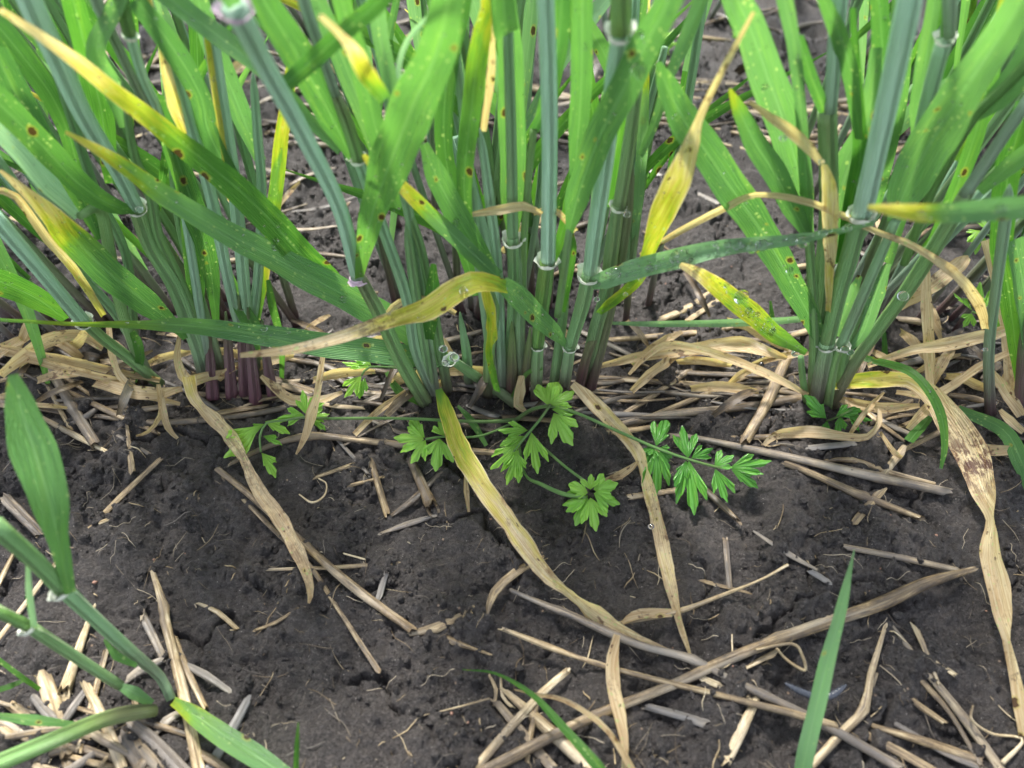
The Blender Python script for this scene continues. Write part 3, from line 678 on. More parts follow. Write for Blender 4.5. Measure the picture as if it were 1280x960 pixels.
Rp.leaf('1095,60,16,-.3 1085,150,30,-.3 1060,210,46,-.3 1048,258,40,-.2 1040,330,14,-.1', wax=.15)
Rp.leaf('822,78,8,1.2 835,110,32,1.1 857,152,46,1 888,196,48,.9 922,246,48,.8 960,302,42,.6 998,370,33,.4 1022,415,23,.3 1032,434,10,.2', 'r12', roll=[-12, 0, 10], wax=.06)
Rp.leaf('850,331,8,2 872,341,18,1.9 902,363,28,1.6 936,389,31,1.2 970,418,26,.7 1008,441,9,.3', 'r14', dry=[.9, .35, .22, .2, .12, .08], roll=[10, 0, -5], label='short yellow-green leaf blade with brown spots and a big drop', dew=6)
Rp.stem('1001,446,8,.2 1003,470,9,.1 1008,505,9,g0', wax=.1)
Rp.dead('937,127,5,1.6 962,146,13,1.5 991,166,19,1.4 1012,186,17,1.3 1027,205,9,1.2', dry=[1, .9, .85])
Rp.dead('1030,206,9,1.2 1036,230,22,1.2 1038,262,26,1.1 1038,298,22,1 1037,335,15,.8 1035,390,8,.6', dry=[.6, .7, .75, .65, .6])
Rp.dead('800,319,7,.2 850,289,11,.5 900,263,12,.8 945,244,9,1 1000,250,11,1 1050,268,11,1 1092,288,9,1.2 1142,308,11,1.3 1192,341,15,1.2 1222,377,17,1 1232,412,10,.8', label='long narrow tan leaf winding between the stems', roll=[0, 40, 0, -30, 20])
Rp.dead('1025,486,8,g1 1042,482,14,g1.4 1068,477,24,g1.8 1098,474,28,g2.1 1135,476,22,g2.2 1165,495,32,g2 1192,530,46,g1.6 1215,570,50,g1.2 1228,608,38,g1 1237,648,12,g1 1237,690,29,g.9 1247,730,34,g.8 1253,765,28,g.7 1258,800,11,g.6 1267,840,16,g.6 1275,880,20,g.5 1277,920,8,g.4', label='long twisted tan dead leaf with dark brown blotch drooping to the soil', pur=[0, 0, 0, 0, 0, 0, .1, .5, 1, 1, .5, .1, 0, 0, 0, 0, 0, 0, .3, 0, 0, 0], dry=[.5, .3, .75, .85, .85, .9, .9, .85, .85, .9], roll=[20, 0, 10, 0, -10, 20, 50, 0, 0, 30, 0], wave=.03)
Rp.leaf('1062,442,6,g2.4 1090,450,10,g2.8 1135,463,12,g3 1162,489,13,g2.8 1177,522,13,g2.3 1181,558,9,g1.7 1176,586,4,g1.2', roll=[20, 10], dew=2)
Rp.dead('1040,495,6,g.6 1070,505,16,g.8 1110,510,18,g.9 1150,507,7,g1', dry=[1, .9])
Rp.dead('1085,457,8,g2.6 1140,438,15,g3 1186,430,22,g3.3 1235,419,20,g3.4 1290,404,10,g3.6', label='tan leaf with brown flecks lying level to the right edge', roll=[10, 0, 20])
Rp.leaf('1060,440,6,.3 1080,415,16,.2 1095,370,22,.1 1110,330,10,0', wax=.2, roll=[30])
Rp.leaf('1045,420,10,0 1060,380,22,0 1075,345,8,0', wax=.3)
Rp.leaf('1130,-5,20,-1 1115,100,26,-1 1090,200,24,-.9 1065,330,14,-.5')
Rp.leaf('1168,-5,18,-.6 1150,120,26,-.6 1145,200,20,-.6 1110,330,12,-.4', roll=[30])
Rp.stem('1110,300,1.5,-.2 1104,315,10.2,-.2 1090,350,13,-.1 1060,430,12,0 1045,505,12,g0', wax=.1)
Rp.dead('984,448,6,g1.5 960,440,16,g1.8 925,430,26,g1.6 870,436,20,g1.4 800,446,16,g1.2 748,458,8,g1', label='broad pale dead leaf lying across the straw', dry=[1, .85, 1])
Rp.dead('1010,494,7,g1 965,470,14,g1.5 905,446,14,g2 862,434,14,g2.2 830,432,13,g2.1 805,448,8,g1.6 786,468,5,g1', roll=[0, 30, 0, 0, 60])

Sp = Plant(1238, 515, 'cereal plant at the right edge with broad bright leaf and purple foot')
Sp.stem('1262,230,1.5,.6 1260,245,13.6,.6 1256,280,16,.4 1245,362,14,.2 1236,440,14,.1 1238,518,14,g0', wax=.4, pur=[0, .1, .2, .5, 1])
s = Sp.stem('1180,50,22,.2 1165,105,21,.2 1152,160,19,.1 1130,260,17,0', wax=.5, pur=0)
Sp.stem('1187,-5,20,.6 1187,45,16,.3', wax=.5, pur=[.3, .2])
Sp.leaf('1187,-60,16,.2 1186,-5,20,.2 1182,46,14,.2', dry=[0])
Sp.collar('1181,50,22,.2 1186,30,22,.3', s)
Sp.leaf('1262,-5,20,-.2 1240,60,30,-.2 1215,120,30,-.2 1190,200,16,-.2', roll=[20], dry=[.1, .3, .1])
Sp.stem('1300,60,16,.8 1260,105,15,.6 1215,150,15,.4 1165,240,13,.2 1130,330,11,.1', wax=0, pur=0)
Sp.leaf('1300,40,40,.8 1275,90,42,.7 1245,125,34,.6 1218,148,12,.5', roll=[20])
Sp.leaf('1300,180,26,.9 1265,205,26,.8 1225,240,14,.8', wax=.1)
Sp.leaf('1285,130,30,-.4 1262,200,34,-.4 1252,300,30,-.3 1262,380,24,-.2 1275,480,12,0', roll=[20], wax=0, dry=[.0, .1])
Sp.leaf('1270,300,24,.3 1280,360,26,.3 1290,440,20,.2', dry=[0])
Sp.leaf('1197,512,14,g.8 1253,537,20,g1 1275,575,24,g.8 1292,615,18,g.5', wax=.1, dew=0)
Sp.leaf('1136,551,13,g.5 1150,535,14,g.7 1163,520,10,g.9', dew=0)
Sp.dead('1155,310,12,g6 1159,390,17,g4 1162,450,16,g2.2 1163,500,9,g1', dry=[.9, .85])
Sp.dead('1232,300,14,g5 1255,380,22,g3.5 1262,440,20,g2.2 1262,500,10,g1', dry=[.95, 1])
Sp.dead('1238,465,12,g2 1262,495,20,g1.4 1277,520,14,g1')
Sp.dead('1280,540,10,g1.2 1262,525,14,g1.3 1250,512,6,g1.3')
Sp.stem('1290,380,16,.2 1280,440,16,.1 1275,520,16,g0', wax=.1, pur=[.2, .8, 1])
Sp.dead('1125,385,10,g3 1160,360,26,g4 1200,330,24,g4.5 1212,322,8,g4.6', dry=[1, .9])
Sp.dead('1120,490,7,g.7 1170,492,14,g1.4 1230,455,12,g2 1285,430,7,g2.2')
Sp.leaf('1150,330,8,-1 1190,250,20,-1 1225,150,24,-1 1250,30,22,-1 1258,-5,18,-1', roll=[20])
Sp.leaf('1098,-5,24,-1 1103,80,30,-1 1100,180,20,-1', roll=[10])

# ---- seedling at bottom left
K = Plant(208, 876, 'young cereal shoot at bottom left with three jointed stems and near blurred leaf', group=None)
s = K.stem('-8,655,28,g9 45,702,25,g7.2 78,737,23,g5.8', wax=.1, pur=0)
s2 = K.stem('78,735,24,g5.8 118,773,20,g4.2 168,818,18,g2.2 200,846,15,g.9 214,874,14,g.3', wax=.3, pur=[0, 0, .1, .5, .2])
K.collar('76,742,22,g5.8 60,725,22,g6.4', s2)
K.leaf('88,742,14,g6 74,678,26,g7.4 62,626,50,g8.6 42,562,60,g9.6 25,506,40,g10.4 16,468,12,g10.9', 'k', roll=[20, 0, 0], label='near blurred broad green leaf blade', dew=0)
s = K.stem('-10,760,18,g6 38,784,18,g4.8', wax=.0, pur=0)
s2 = K.stem('38,784,18,g4.8 85,815,17,g3.2 150,857,15,g1.2', wax=.15, pur=[0, 0, .2])
K.collar('36,786,19,g4.8 20,776,18,g5.2', s2)
K.leaf('43,786,8,g4.9 37,745,9,g6 35,706,6,g7', wax=.6)
K.stem('-12,958,24,g2.2 67,925,23,g2 128,900,22,g1.4 165,891,22,g.9 194,888,17,g.4', wax=0, pur=[0, 0, .2, .6, .5], dry=[.0, .1, .1])
K.leaf('216,876,12,g.6 245,896,26,g1 280,920,30,g1.1 320,946,30,g.9 372,980,24,g.7', 'k4', roll=[10], wax=.15, dry=[.2, .08, .05], label='spotted green leaf blade reaching down over the soil')
K.leaf('130,799,3,g3 146,820,13,g2.6 171,832,6,g2.2', dew=0)
K.leaf('-10,894,8,g1.2 40,900,15,g1.2 95,906,8,g.9', wax=.1, dew=0)
K.leaf('150,858,10,g1.3 168,866,18,g1.2 190,880,10,g.6', wax=.2, pur=.1, dew=0)

# ---- single grass blades
def grass(d, label, **k):
    pts, ws = parse(d, .2); mb = MB(); sm = blade_mb(mb, pts, ws, **k)
    o = mb.build('grass_blade', M_leaf, None, origin=pts[0].copy()); tag(o, label, 'grass blade'); return sm
grass('1068,687,1.5,g5.5 1052,758,15,g4.6 1031,841,22,g3.4 1008,940,24,g1.8 997,1000,20,g.4', 'tall blue-green grass blade standing alone in front of the big straw stem', roll=[5, 5], wax=.25)
grass('578,837,1.5,g.6 620,842,4,g.9 665,868,8,g1.2 700,905,12,g1.5 745,955,16,g1.7 775,1000,14,g1.2', 'dark green arching grass blade at the bottom, crossing the straw pile', roll=[15, 15])
grass('373,903,1.5,g2.6 371,932,7,g1.8 369,990,9,g.2', 'small narrow green shoot tip at the bottom edge left of centre', roll=[0])
grass('-5,822,6,g1.6 25,845,7,g1.4 50,862,6,g.6', 'short thin green blade at the far left under the shoot stems', roll=[0])
grass('-8,864,7,g1 12,858,8,g1 30,850,5,g.9', 'short level green blade at the left edge', roll=[0])
grass('1104,400,4,g2 1106,440,8,g.9 1103,455,7,g.3', 'tiny green blade among the right clump', roll=[0])
grass('963,376,3,g1.6 965,400,8,g.8 964,420,6,g.2', 'tiny dark green spike beside the yellow-green spotted leaf', roll=[0])

# ------------------------------------------------------------------ loose withered leaves
def loose(d, label, dry, **k):
    pts, ws = parse(d, .2); mb = MB(); k.setdefault('fold', .14); k.setdefault('wave', .05); k.setdefault('wscale', .78)
    sm = blade_mb(mb, pts, ws, dry=dry, **k)
    o = mb.build('withered_leaf', M_leaf, None, origin=pts[0].copy()); tag(o, label, 'dead leaf', 'withered leaves on the soil'); return sm
loose('548,486,10,g2.4 556,510,24,g2.1 575,560,32,g1.6 598,600,33,g1.5 625,638,29,g1.3 655,680,31,g1.2 680,715,24,g1 705,738,12,g.8 745,768,26,g.6 790,798,22,g.5 845,818,8,g.4 872,826,3,g.3', 'long cut leaf turning from green-yellow to tan, reaching from the centre plant over the soil', [.1, .35, .4, .55, .68, .7, .75, .8, .85, .95], roll=[5, 0, 0, 35, 15, 65, 10, 0], wave=.07, pur=[0, 0, 0, 0, .1, .3, 0, .3, .2])
loose('716,480,12,g2.2 740,502,24,g1.8 770,532,24,g1.5 795,562,18,g1.2 806,592,18,g1 818,640,20,g.8 830,690,24,g.7 840,740,18,g.6 850,780,10,g.5 866,828,4,g.4', 'narrow straw-yellow leaf hanging beside the curled herb leaflets', [.9, .75, .7, .75, .8, .8, .9, .9], roll=[0, 10, 55, 0, 20, 50], wave=.08, pur=[0, .2, 0, .4, 0, .3, .1])
LEAVES['dry2'] = None
loose('236,470,22,g1.6 240,492,18,g1.4 250,508,16,g1.3 285,542,24,g1.1 303,572,14,g1 325,615,22,g.9 352,652,24,g.8 376,698,20,g.9 388,735,12,g1.1 386,754,4,g1.2', 'curved tan leaf with brown flecks hanging over the pair of parallel straws', [.6, .75, .8, .9, .9, .95], roll=[0, 50, 20, 0, 35, 0], wave=.08, pur=[0, .2, .6, .2, .5, .2])
loose('405,436,7,g3.2 395,500,13,g2.6 388,520,17,g2 382,545,12,g1.4 370,568,3,g1', 'small twisted tan leaf tip hanging in front of the left herb leaf', [.9, 1], roll=[0, 70, 0])
loose('198,480,6,g1.6 203,510,12,g1 210,535,10,g.7 222,548,5,g.5', 'short curled tan leaf at the edge of bare soil on the left', [.9, 1])
loose('203,488,6,g1.4 200,520,8,g.8 185,540,6,g.5 170,545,3,g.4', 'thin pale curl beside the short curled leaf on the left', [1, .95])
loose('771,793,10,g.9 766,820,19,g.9 766,850,23,g.8 775,895,20,g.7 781,935,11,g.6 778,985,7,g.4', 'pale leaf strip with brown spots hanging below the long cut leaf', [.95, .9, .95], roll=[0, 10])
loose('778,779,6,g.5 792,770,14,g.6 812,766,17,g.6 840,766,12,g.5', 'short pale leaf piece with big brown stains beside the narrow yellow leaf', [1, .95])
loose('643,862,2,g.9 670,868,5,g1 705,875,8,g1 748,902,9,g1.1 772,930,10,g1 792,965,10,g.8', 'thin pale leaf ribbon arching over the straw pile', [.95, .9], roll=[20])
loose('955,556,6,g.4 968,545,12,g.6 990,541,18,g.9 1020,540,20,g1 1060,546,13,g.9 1085,546,10,g.8 1098,530,9,g1 1100,512,4,g1.1', 'crinkled tan leaf curled in front of the right-hand plant foot', [1, .95, .9], roll=[30, 0, 20, 60], wave=.12)
loose('755,602,8,g.4 775,594,14,g.6 790,584,10,g.9 798,576,3,g1', 'orange-brown leaf curl right of the round herb leaf', [1.0, 1])
loose('582,592,4,g1 583,615,9,g.7 586,640,4,g.4', 'tiny bent tan leaf tip left of the long cut leaf', [.95])
loose('443,543,9,g.4 475,512,11,g.9 508,490,10,g1.3', 'tan leaf strip slanting behind the level herb stalk', [.9, 1])
loose('0,470,12,g1 30,445,20,g1.4 60,425,22,g1.7 100,420,18,g1.4 128,436,8,g1', 'broad tan leaf arch at the left edge', [.9, .95], roll=[30, 0, 30])
loose('-8,436,10,g1.2 60,455,13,g1.4 120,470,13,g1.3 150,476,10,g1', 'long narrow tan leaf lying level at the left edge', [.9, .95])
loose('118,478,14,g.8 160,488,22,g1.1 195,492,20,g1 228,486,8,g.8', 'crumpled tan leaf lying behind the short curls', [.95, .9], wave=.1)
loose('1100,540,5,g.5 1118,566,9,g.6 1128,572,5,g.4', 'little tan leaf fold near the frayed straw head on the right', [.9])
loose('1215,555,10,g.5 1240,563,18,g.7 1275,562,14,g.6 1295,558,8,g.5', 'pale leaf scrap at the right edge beside the drooping green blade', [1, .9])
rq = random.Random(11)
for i, (x, y, a, l, w_, t) in enumerate([(rq.uniform(-10, 1290), rq.choice([rq.uniform(405, 520), rq.uniform(430, 500), rq.uniform(60, 400)]), rq.uniform(-70, 70), rq.uniform(40, 90), rq.uniform(7, 15), .9) for _ in range(60)]+[(480,428,-5,50,12,.9),(700,415,30,46,10,.95),(340,455,-20,60,14,.95),(290,445,10,60,12,1),(880,455,4,70,12,.95),(590,468,6,60,18,.9),(430,470,-8,80,14,1),
        (1180,455,-60,60,14,.9),(1110,455,40,50,12,.95),(1210,480,20,60,14,1),(150,440,35,60,12,.9),(80,470,-10,70,14,1),(20,500,10,50,10,.9),(560,440,60,44,10,.9),(1165,395,70,70,12,1),(930,470,-30,50,10,1),(1270,460,-50,60,14,.9)]):
    dx = math.cos(R(a))*l/2; dy = math.sin(R(a))*l/2
    mb = MB(); pts, ws = parse(f'{x-dx},{y-dy},{w_*.6},g.6 {x-dx*.3},{y-dy*.3-4},{w_},g1.3 {x+dx*.4},{y+dy*.4-3},{w_},g1.2 {x+dx},{y+dy},{w_*.4},g.5', .2)
    blade_mb(mb, pts, ws, dry=[t, 1], fold=.2, wave=.1, roll=[random.uniform(-50, 50) for _ in range(3)])
    if i % 2 and i < 60:
        tn_ = rq.uniform(.2, .95); mb.c = [(tn_, 0, 0)]*len(mb.v)
    o = mb.build('withered_leaf', M_straw if i % 2 and i < 60 else M_leaf, None, origin=pts[1].copy()); tag(o, 'shrivelled tan leaf piece lying in the litter between and behind the cereal stems', 'dead leaf', 'shrivelled leaves in the litter')

# ------------------------------------------------------------------ straw on the soil
def straw(d, label, tone=.3, grey=0, flat=None, kind='straw', node=None, group='straw pieces on the soil', name='straw_stalk', hollow=True, rough=.05, lift=True):
    pts, ws = parse(d, .2)
    if flat is None: flat = .85 if node else random.choice([.35, .5, .7, .85])
    ws = [q_*.9 for q_ in ws]
    mb = MB(); tube_mb(mb, pts, ws, dry=tone, wax=grey, pur=0, sides=12, flat=flat, hollow=hollow, rough=rough*.6, node=node, rest=.92 if node else .6)
    o = mb.build(name, M_straw, None, origin=pts[0].copy()); tag(o, label, kind, group); return o
def q(pts, h=.25):      # 'x,y,w ...' lying on the soil
    return ' '.join(p if p.count(',') == 3 else f'{p},g{h}' for p in pts.split())
S = [
('274,588,8 320,625,10 391,690,11 450,740,13 516,788,12', 'thick greenish-tan stalk running down right from the left herb, upper of a pair', .4, 0, [.5]),
('278,596,6 330,650,7 385,705,7 425,765,6 472,837,8', 'thinner stalk beside the thick greenish-tan one, lower of the pair', .42, 0, None),
('200,574,8 150,622,10 92,682,8', 'straight tan stalk slanting on bare soil at left', .35, 0, None),
('134,650,6 110,662,9 67,708,8 28,760,9 -8,806,7', 'bent pale straw continuing down to the left edge', .15, 0, None),
('63,462,12 90,508,14 120,556,14', 'thick brown weathered stalk at upper left of the soil', .6, .2, [.5]),
('60,482,6 74,510,6 88,536,6', 'thin pale stalk beside the thick brown one', .25, 0, None),
('50,521,7 95,545,9 138,567,5', 'cream flat straw sliver at the left, below the brown stalk', 0, 0, None),
('158,526,4 165,589,9', 'short upright tan stub at the left edge of bare soil', .25, 0, None),
('140,540,5 186,567,5', 'thin brown twig crossing the upright stub', .6, .3, None),
('8,625,15 50,667,15', 'short fat brown straw at the left edge', .65, .1, None),
('-6,738,9 18,690,6', 'small pale stub at the left edge under the blurred leaf', .15, 0, None),
('191,715,7 205,760,12 206,775,14 215,810,13 232,880,15 250,968,17', 'tall jointed pale stalk behind the young shoot', .18, 0, [.2]),
('178,769,12 205,824,10', 'flat grey-tan sheath piece leaning on the jointed stalk', .3, .5, None),
('218,796,8 235,840,10 256,884,8', 'narrow straw right of the jointed pale stalk', .3, 0, None),
('118,757,5 98,812,13 80,867,19', 'widening pale straw between the two shoot stems', .1, 0, None),
('54,846,21 66,880,23 85,948,18', 'thick broken cream straw stub below the shoot stems', .12, 0, None),
('108,856,12 134,910,15 154,965,15', 'pale hollow straw under the purple shoot stem', .12, 0, None),
('133,812,8 115,880,10 99,938,10', 'thin straw standing between the pale pieces at bottom left', .3, 0, None),
('152,922,19 190,972,24', 'short fat reddish-grey straw at the bottom left edge', .5, .25, None),
('165,903,16 196,930,18 234,970,19', 'grey-brown stalk under the base of the shoot', .5, .35, None),
('310,874,12 288,915,15 258,966,15', 'grey stalk with dark tip at the bottom, right of the spotted leaf', .5, .85, None),
('12,880,12 62,920,15', 'pale split straw at the left edge under the shoot', .15, 0, None),
('-5,905,6 48,932,8', 'thin grey-tan straw at the left bottom edge', .4, .2, None),
('-5,925,10 70,912,10 110,920,9', 'brown straw lying level below the purple shoot stem', .5, .1, None),
('30,955,12 90,935,12 140,948,10', 'dull straw at the bottom left corner', .45, .2, None),
('247,754,4 272,765,7 296,786,6', 'small curved pale straw on bare soil left of centre', .15, 0, None),
('318,788,4 345,778,6 371,761,3', 'small twisted brown-tan fragment left of centre', .5, 0, None),
('335,712,4 420,709,6 494,704,7', 'thin straight pale stalk crossing the parallel pair', .2, .1, None),
('430,692,2.5 452,698,3 472,703,2.5', 'hair-thin white sliver above the thin crossing stalk', 0, 0, None),
('482,716,10 474,746,9', 'short flat grey straw bit below the crossing stalk', .4, .7, None),
('393,597,6 440,581,7', 'short tan stalk bit below the left herb', .3, 0, None),
('437,607,5 479,596,4', 'short tan splinter crossing the stubby stalk', .25, 0, None),
('418,545,5 462,594,6', 'thin dark brown twig above the stubby stalks', .75, .3, None),
('464,577,9 474,610,10 484,643,10', 'stubby brownish stalk standing in the soil', .4, 0, None),
('489,645,6 520,622,12 549,592,7', 'dark rotten stalk curving between the stubs', .85, 0, None),
('514,575,12 541,637,17', 'fat brown stub with ragged end right of the dark rotten stalk', .6, 0, [.9]),
('475,667,4 510,655,10 541,645,6', 'feathery grey husk below the fat brown stub', .3, .5, None),
('287,580,6 335,558,8 385,545,11 440,549,9 490,555,10 570,562,10 622,566,8', 'long knotted stalk lying level along the edge of the bare soil', .4, .1, [.3]),
('512,792,8 545,785,15 575,772,12', 'pale root crown chunk at the end of the thick stalk', .2, 0, None),
('578,778,5 583,762,4', 'tiny root stub on the pale root crown', .2, 0, None),
('587,775,3.5 592,757,3.5', 'second tiny root stub right of the root crown', .25, 0, None),
('562,800,11 578,806,7 613,818,3', 'small pink-tan husk with tail under the root crown', .3, 0, None),
('608,768,6 618,740,13 645,715,13 680,697,8', 'thick curved streaked stalk left of the long cut leaf', .35, 0, None),
('639,738,6 686,758,9 712,768,10 765,792,13 800,806,12 865,824,11 905,845,10 968,875,12 1018,899,12 1065,925,14 1125,960,14', 'very long grey-brown stalk running from centre to the bottom right', .5, .35, [.14, .5, .66]),
('628,786,6 680,806,9 726,823,6 765,835,7 830,852,8 895,868,9 980,889,10 1045,907,10', 'long thin spotted stalk parallel below the very long one', .3, .05, [.3]),
('1218,711,8 1160,728,16 1102,754,19 1042,775,17 960,804,16 885,835,14 850,852,14 760,888,14 700,915,15 590,972,17', 'thick long brown jointed stalk crossing the foreground diagonally', .42, 0, [.42]),
('1058,684,8 1130,698,10 1196,713,9', 'flat grey-brown straw above the upper end of the thick jointed stalk', .35, .35, None),
('838,545,8 877,549,9 984,571,12 1085,594,14 1180,614,13', 'long smooth grey-tan stalk lying below the right-hand plant', .45, .4, [.75]),
('984,580,9 1020,594,10 1068,616,13 1152,648,8', 'rough broken stalk below the long smooth one', .35, .05, [.55]),
('1100,615,11 1068,653,10', 'short tan piece crossing the rough broken stalk', .25, 0, None),
('985,443,14 960,500,16 930,554,14', 'thick tan stalk standing slanted left of the right-hand plant', .3, .05, [.05]),
('1003,561,10 1080,553,10', 'flat grey bark-like straw below the curled leaf', .5, .8, None),
('1031,576,4 1065,575,9 1112,591,9 1168,605,6', 'ragged tan sheath lying beneath the right plant', .3, 0, None),
('1103,596,10 1114,580,10 1126,566,12', 'short pale frayed straw head on the ragged sheath', .2, .2, None),
('942,664,4 985,692,10 1030,717,3', 'split grey sliver on bare soil right of the herb', .3, .6, None),
('1014,714,9 1036,728,9', 'little grey stub at the end of the split sliver', .3, .8, None),
('907,674,9 912,734,8', 'small upright brown stub on bare soil right of centre', .55, .2, None),
('870,602,8 895,625,10 924,652,6', 'reddish-brown pointed stalk under the curled herb leaflets', .55, .1, None),
('787,621,9 845,613,9', 'short tan stalk behind the narrow yellow leaf', .4, .1, None),
('842,713,3 885,728,6 937,741,4', 'thin reddish curved stem on bare soil', .45, 0, None),
('808,883,10 845,893,12 884,905,13', 'short flat grey straw under the thick jointed stalk', .45, .7, None),
('880,849,10 935,872,10', 'whitish chip between the crossing long stalks', 0, .1, None),
('918,842,5 970,815,9', 'cream frayed chip beside the joint of the thick stalk', .15, 0, None),
('948,870,10 927,912,15 906,957,13', 'pale flat straw standing out below the crossing stalks', .08, 0, None),
('1107,782,5 1088,845,10 1080,886,12 1050,918,12 1012,960,11', 'pale kinked stalk right of the tall grass blade', .2, .15, [.5]),
('1096,842,4 1085,875,6', 'sliver leaning on the pale kinked stalk', .15, .1, None),
('1116,783,5 1152,832,11 1203,895,14 1255,968,14', 'long grey-tan stalk at the bottom right, upper of two side by side', .35, .35, None),
('1118,812,6 1165,865,9 1190,895,7 1228,960,8', 'thin straw lying against the long grey-tan stalk', .35, .1, None),
('1144,784,9 1160,820,8 1174,856,4', 'short straw leaning in the fork of the bottom right stalks', .3, .1, None),
('1163,822,6 1193,843,8', 'small cream bit right of the forked stalks', .15, .1, None),
('1146,880,10 1180,903,8', 'small orange-tan stub under the forked stalks', .3, 0, None),
('1092,908,8 1150,925,13 1225,950,12', 'reddish-tan straw at the bottom right, uppermost of the bundle', .4, 0, None),
('1070,912,12 1125,940,14 1170,966,14', 'pale straw at the bottom, below the reddish-tan one', .3, .1, None),
('1120,905,8 1180,940,10 1240,966,9', 'grey straw inside the bottom right bundle', .45, .5, None),
('710,838,9 680,864,11 640,907,13 590,966,13', 'cream mottled straw slanting down to the bottom edge', .08, .05, None),
('672,874,5 665,910,8 655,966,10', 'orange-brown thin straw leaning over the pile', .35, 0, None),
('620,877,10 660,925,15 698,968,15', 'grey-tan stalk in the straw pile at the bottom, leftmost of the pile', .4, .2, None),
('630,862,8 672,900,17 708,932,20 745,968,20', 'broad pale tan stalk in the straw pile at the bottom', .25, 0, None),
('612,845,4 620,862,6 618,880,4', 'small split husk at the head of the straw pile', .3, .1, None),
('626,846,3 628,870,5 640,884,4', 'thin pale spike at the head of the straw pile', .15, .1, None),
('744,472,9 835,478,10 900,482,9 965,485,8', 'level tan stalk in the litter behind the centre, in front of the dead leaf', .3, 0, None),
('932,472,6 835,512,9 765,542,9', 'tan stalk rising to the right in the litter between the two clumps', .3, 0, None),
('766,526,7 820,492,9 872,455,8', 'brown stalk slanting under the broad pale dead leaf', .45, .1, None),
('735,541,8 780,530,10 835,518,12 920,510,11 1002,497,13', 'long dark brown stalk at the front of the litter between the clumps', .55, .05, None),
('800,462,8 900,468,9 980,470,8', 'grey-brown stalk deep in the litter between the clumps', .55, .1, None),
('762,425,8 850,418,10 900,412,10 938,404,6', 'tan stalk lying under the thin blue-green blade', .35, 0, None),
('826,400,11 862,384,13 895,360,6', 'cream leaf-wrapped straw behind the short yellow-green leaf', .12, 0, None),
('858,402,9 905,370,8', 'second cream straw right behind the short yellow-green leaf', .2, 0, None),
('400,500,8 330,497,10 240,492,9', 'brown stalk lying level under the purple stem bases', .5, .1, None),
('120,520,7 200,528,9 300,520,9 380,505,8', 'long thin dull stalk at the front of the left litter', .5, .15, None),
('240,466,6 340,478,7 440,468,7', 'tan stalk behind the small curled leaves on the left', .3, 0, None),
('560,520,7 640,522,9 720,528,8', 'tan stalk in front of the central stem bases', .4, 0, None),
('1110,360,9 1060,430,10', 'tan stalk slanting behind the right clump', .35, .1, None),
('1175,470,8 1140,500,10 1085,530,8', 'stalk lying under the twisted dead leaf', .4, .1, None),
('868,260,9 900,256,10 842,225,10 796,205,7', 'grey stalk on the soil behind the spotted leaf', .4, .7, None),
]
S[-1] = ('796,205,6 850,232,10 903,257,9', 'grey stalk on the soil behind the spotted leaf', .4, .7, None)
for d, lab, tn, gr, nd in S: straw(q(d), lab, tn, gr, node=nd, hollow=True)

# litter nobody looks at singly: matted behind the row, and scattered beyond
def litter(n, xr, yr, lr, wr, label, group, tones=(.1, .75), h=.2, ang=30, stuff=False):
    acc = MB()
    for i in range(n):
        x = random.uniform(*xr); y = random.uniform(*yr); a = R(random.gauss(0, ang)); l = random.uniform(*lr)/2; w_ = random.uniform(*wr)
        b = random.uniform(-.12, .12)*l
        if stuff:
            t_ = f'{x-l*math.cos(a):.0f},{y-l*math.sin(a)*.6:.0f},{w_*.7:.1f},g{h} {x+b*.5:.0f},{y+b:.0f},{w_:.1f},g{h+.2} {x+l*math.cos(a):.0f},{y+l*math.sin(a)*.6:.0f},{w_*.6:.1f},g{h}'
            pts, ws = parse(t_, .2); tube_mb(acc, pts, ws, dry=random.uniform(*tones), wax=random.choice([0, 0, 0, .3]), sides=8, flat=.8, hollow=True, rest=True); continue
        straw(f'{x-l*math.cos(a):.0f},{y-l*math.sin(a)*.6:.0f},{w_*.7:.1f},g{h} {x+b*.5:.0f},{y+b:.0f},{w_:.1f},g{h+.2} {x+l*math.cos(a):.0f},{y+l*math.sin(a)*.6:.0f},{w_*.6:.1f},g{h}',
              label, random.uniform(*tones), random.choice([0, 0, 0, .1, .3, .6]), group=group)
    if stuff:
        o = acc.build('straw_litter', M_straw, None, origin=acc.v[0].copy()); tag(o, label, 'straw litter', None, 'stuff')
litter(80, (380, 1280), (100, 185), (60, 170), (5, 11), 'tan straw lying in the strip of litter behind the cereal row', 'straw strip behind the row', ang=14, stuff=True)
litter(44, (-20, 440), (60, 330), (50, 120), (4, 10), 'tan straw on the soil seen between the left clump of stems', 'straw behind the left clump', ang=35)
litter(14, (400, 900), (190, 380), (30, 90), (4, 8), 'small straw on dark soil behind the central stems', 'straw behind the central stems', ang=40, stuff=True)
litter(30, (1000, 1290), (150, 480), (40, 110), (6, 12), 'tan straw in the litter behind the right clump', 'straw behind the right clump', ang=50)
litter(60, (-20, 1290), (-80, 110), (50, 150), (5, 9), 'distant straw on the soil at the top of the picture', 'far straw', ang=35, stuff=True)
litter(44, (-20, 480), (415, 520), (50, 150), (4, 11), 'dull straw in the matted litter at the feet of the left stems', 'matted straw at the left stem feet', ang=25, tones=(.25, .95))  # stem-feet mats: dark tones mix brown straw with deep shade painted into the colour
litter(44, (480, 1010), (420, 538), (60, 180), (4, 11), 'dull straw in the matted litter at the feet of the central stems', 'matted straw at the central stem feet', ang=16, tones=(.25, .95))
litter(30, (1030, 1290), (420, 545), (50, 130), (4, 11), 'dull straw in the matted litter at the feet of the right stems', 'matted straw at the right stem feet', ang=25, tones=(.25, .95))
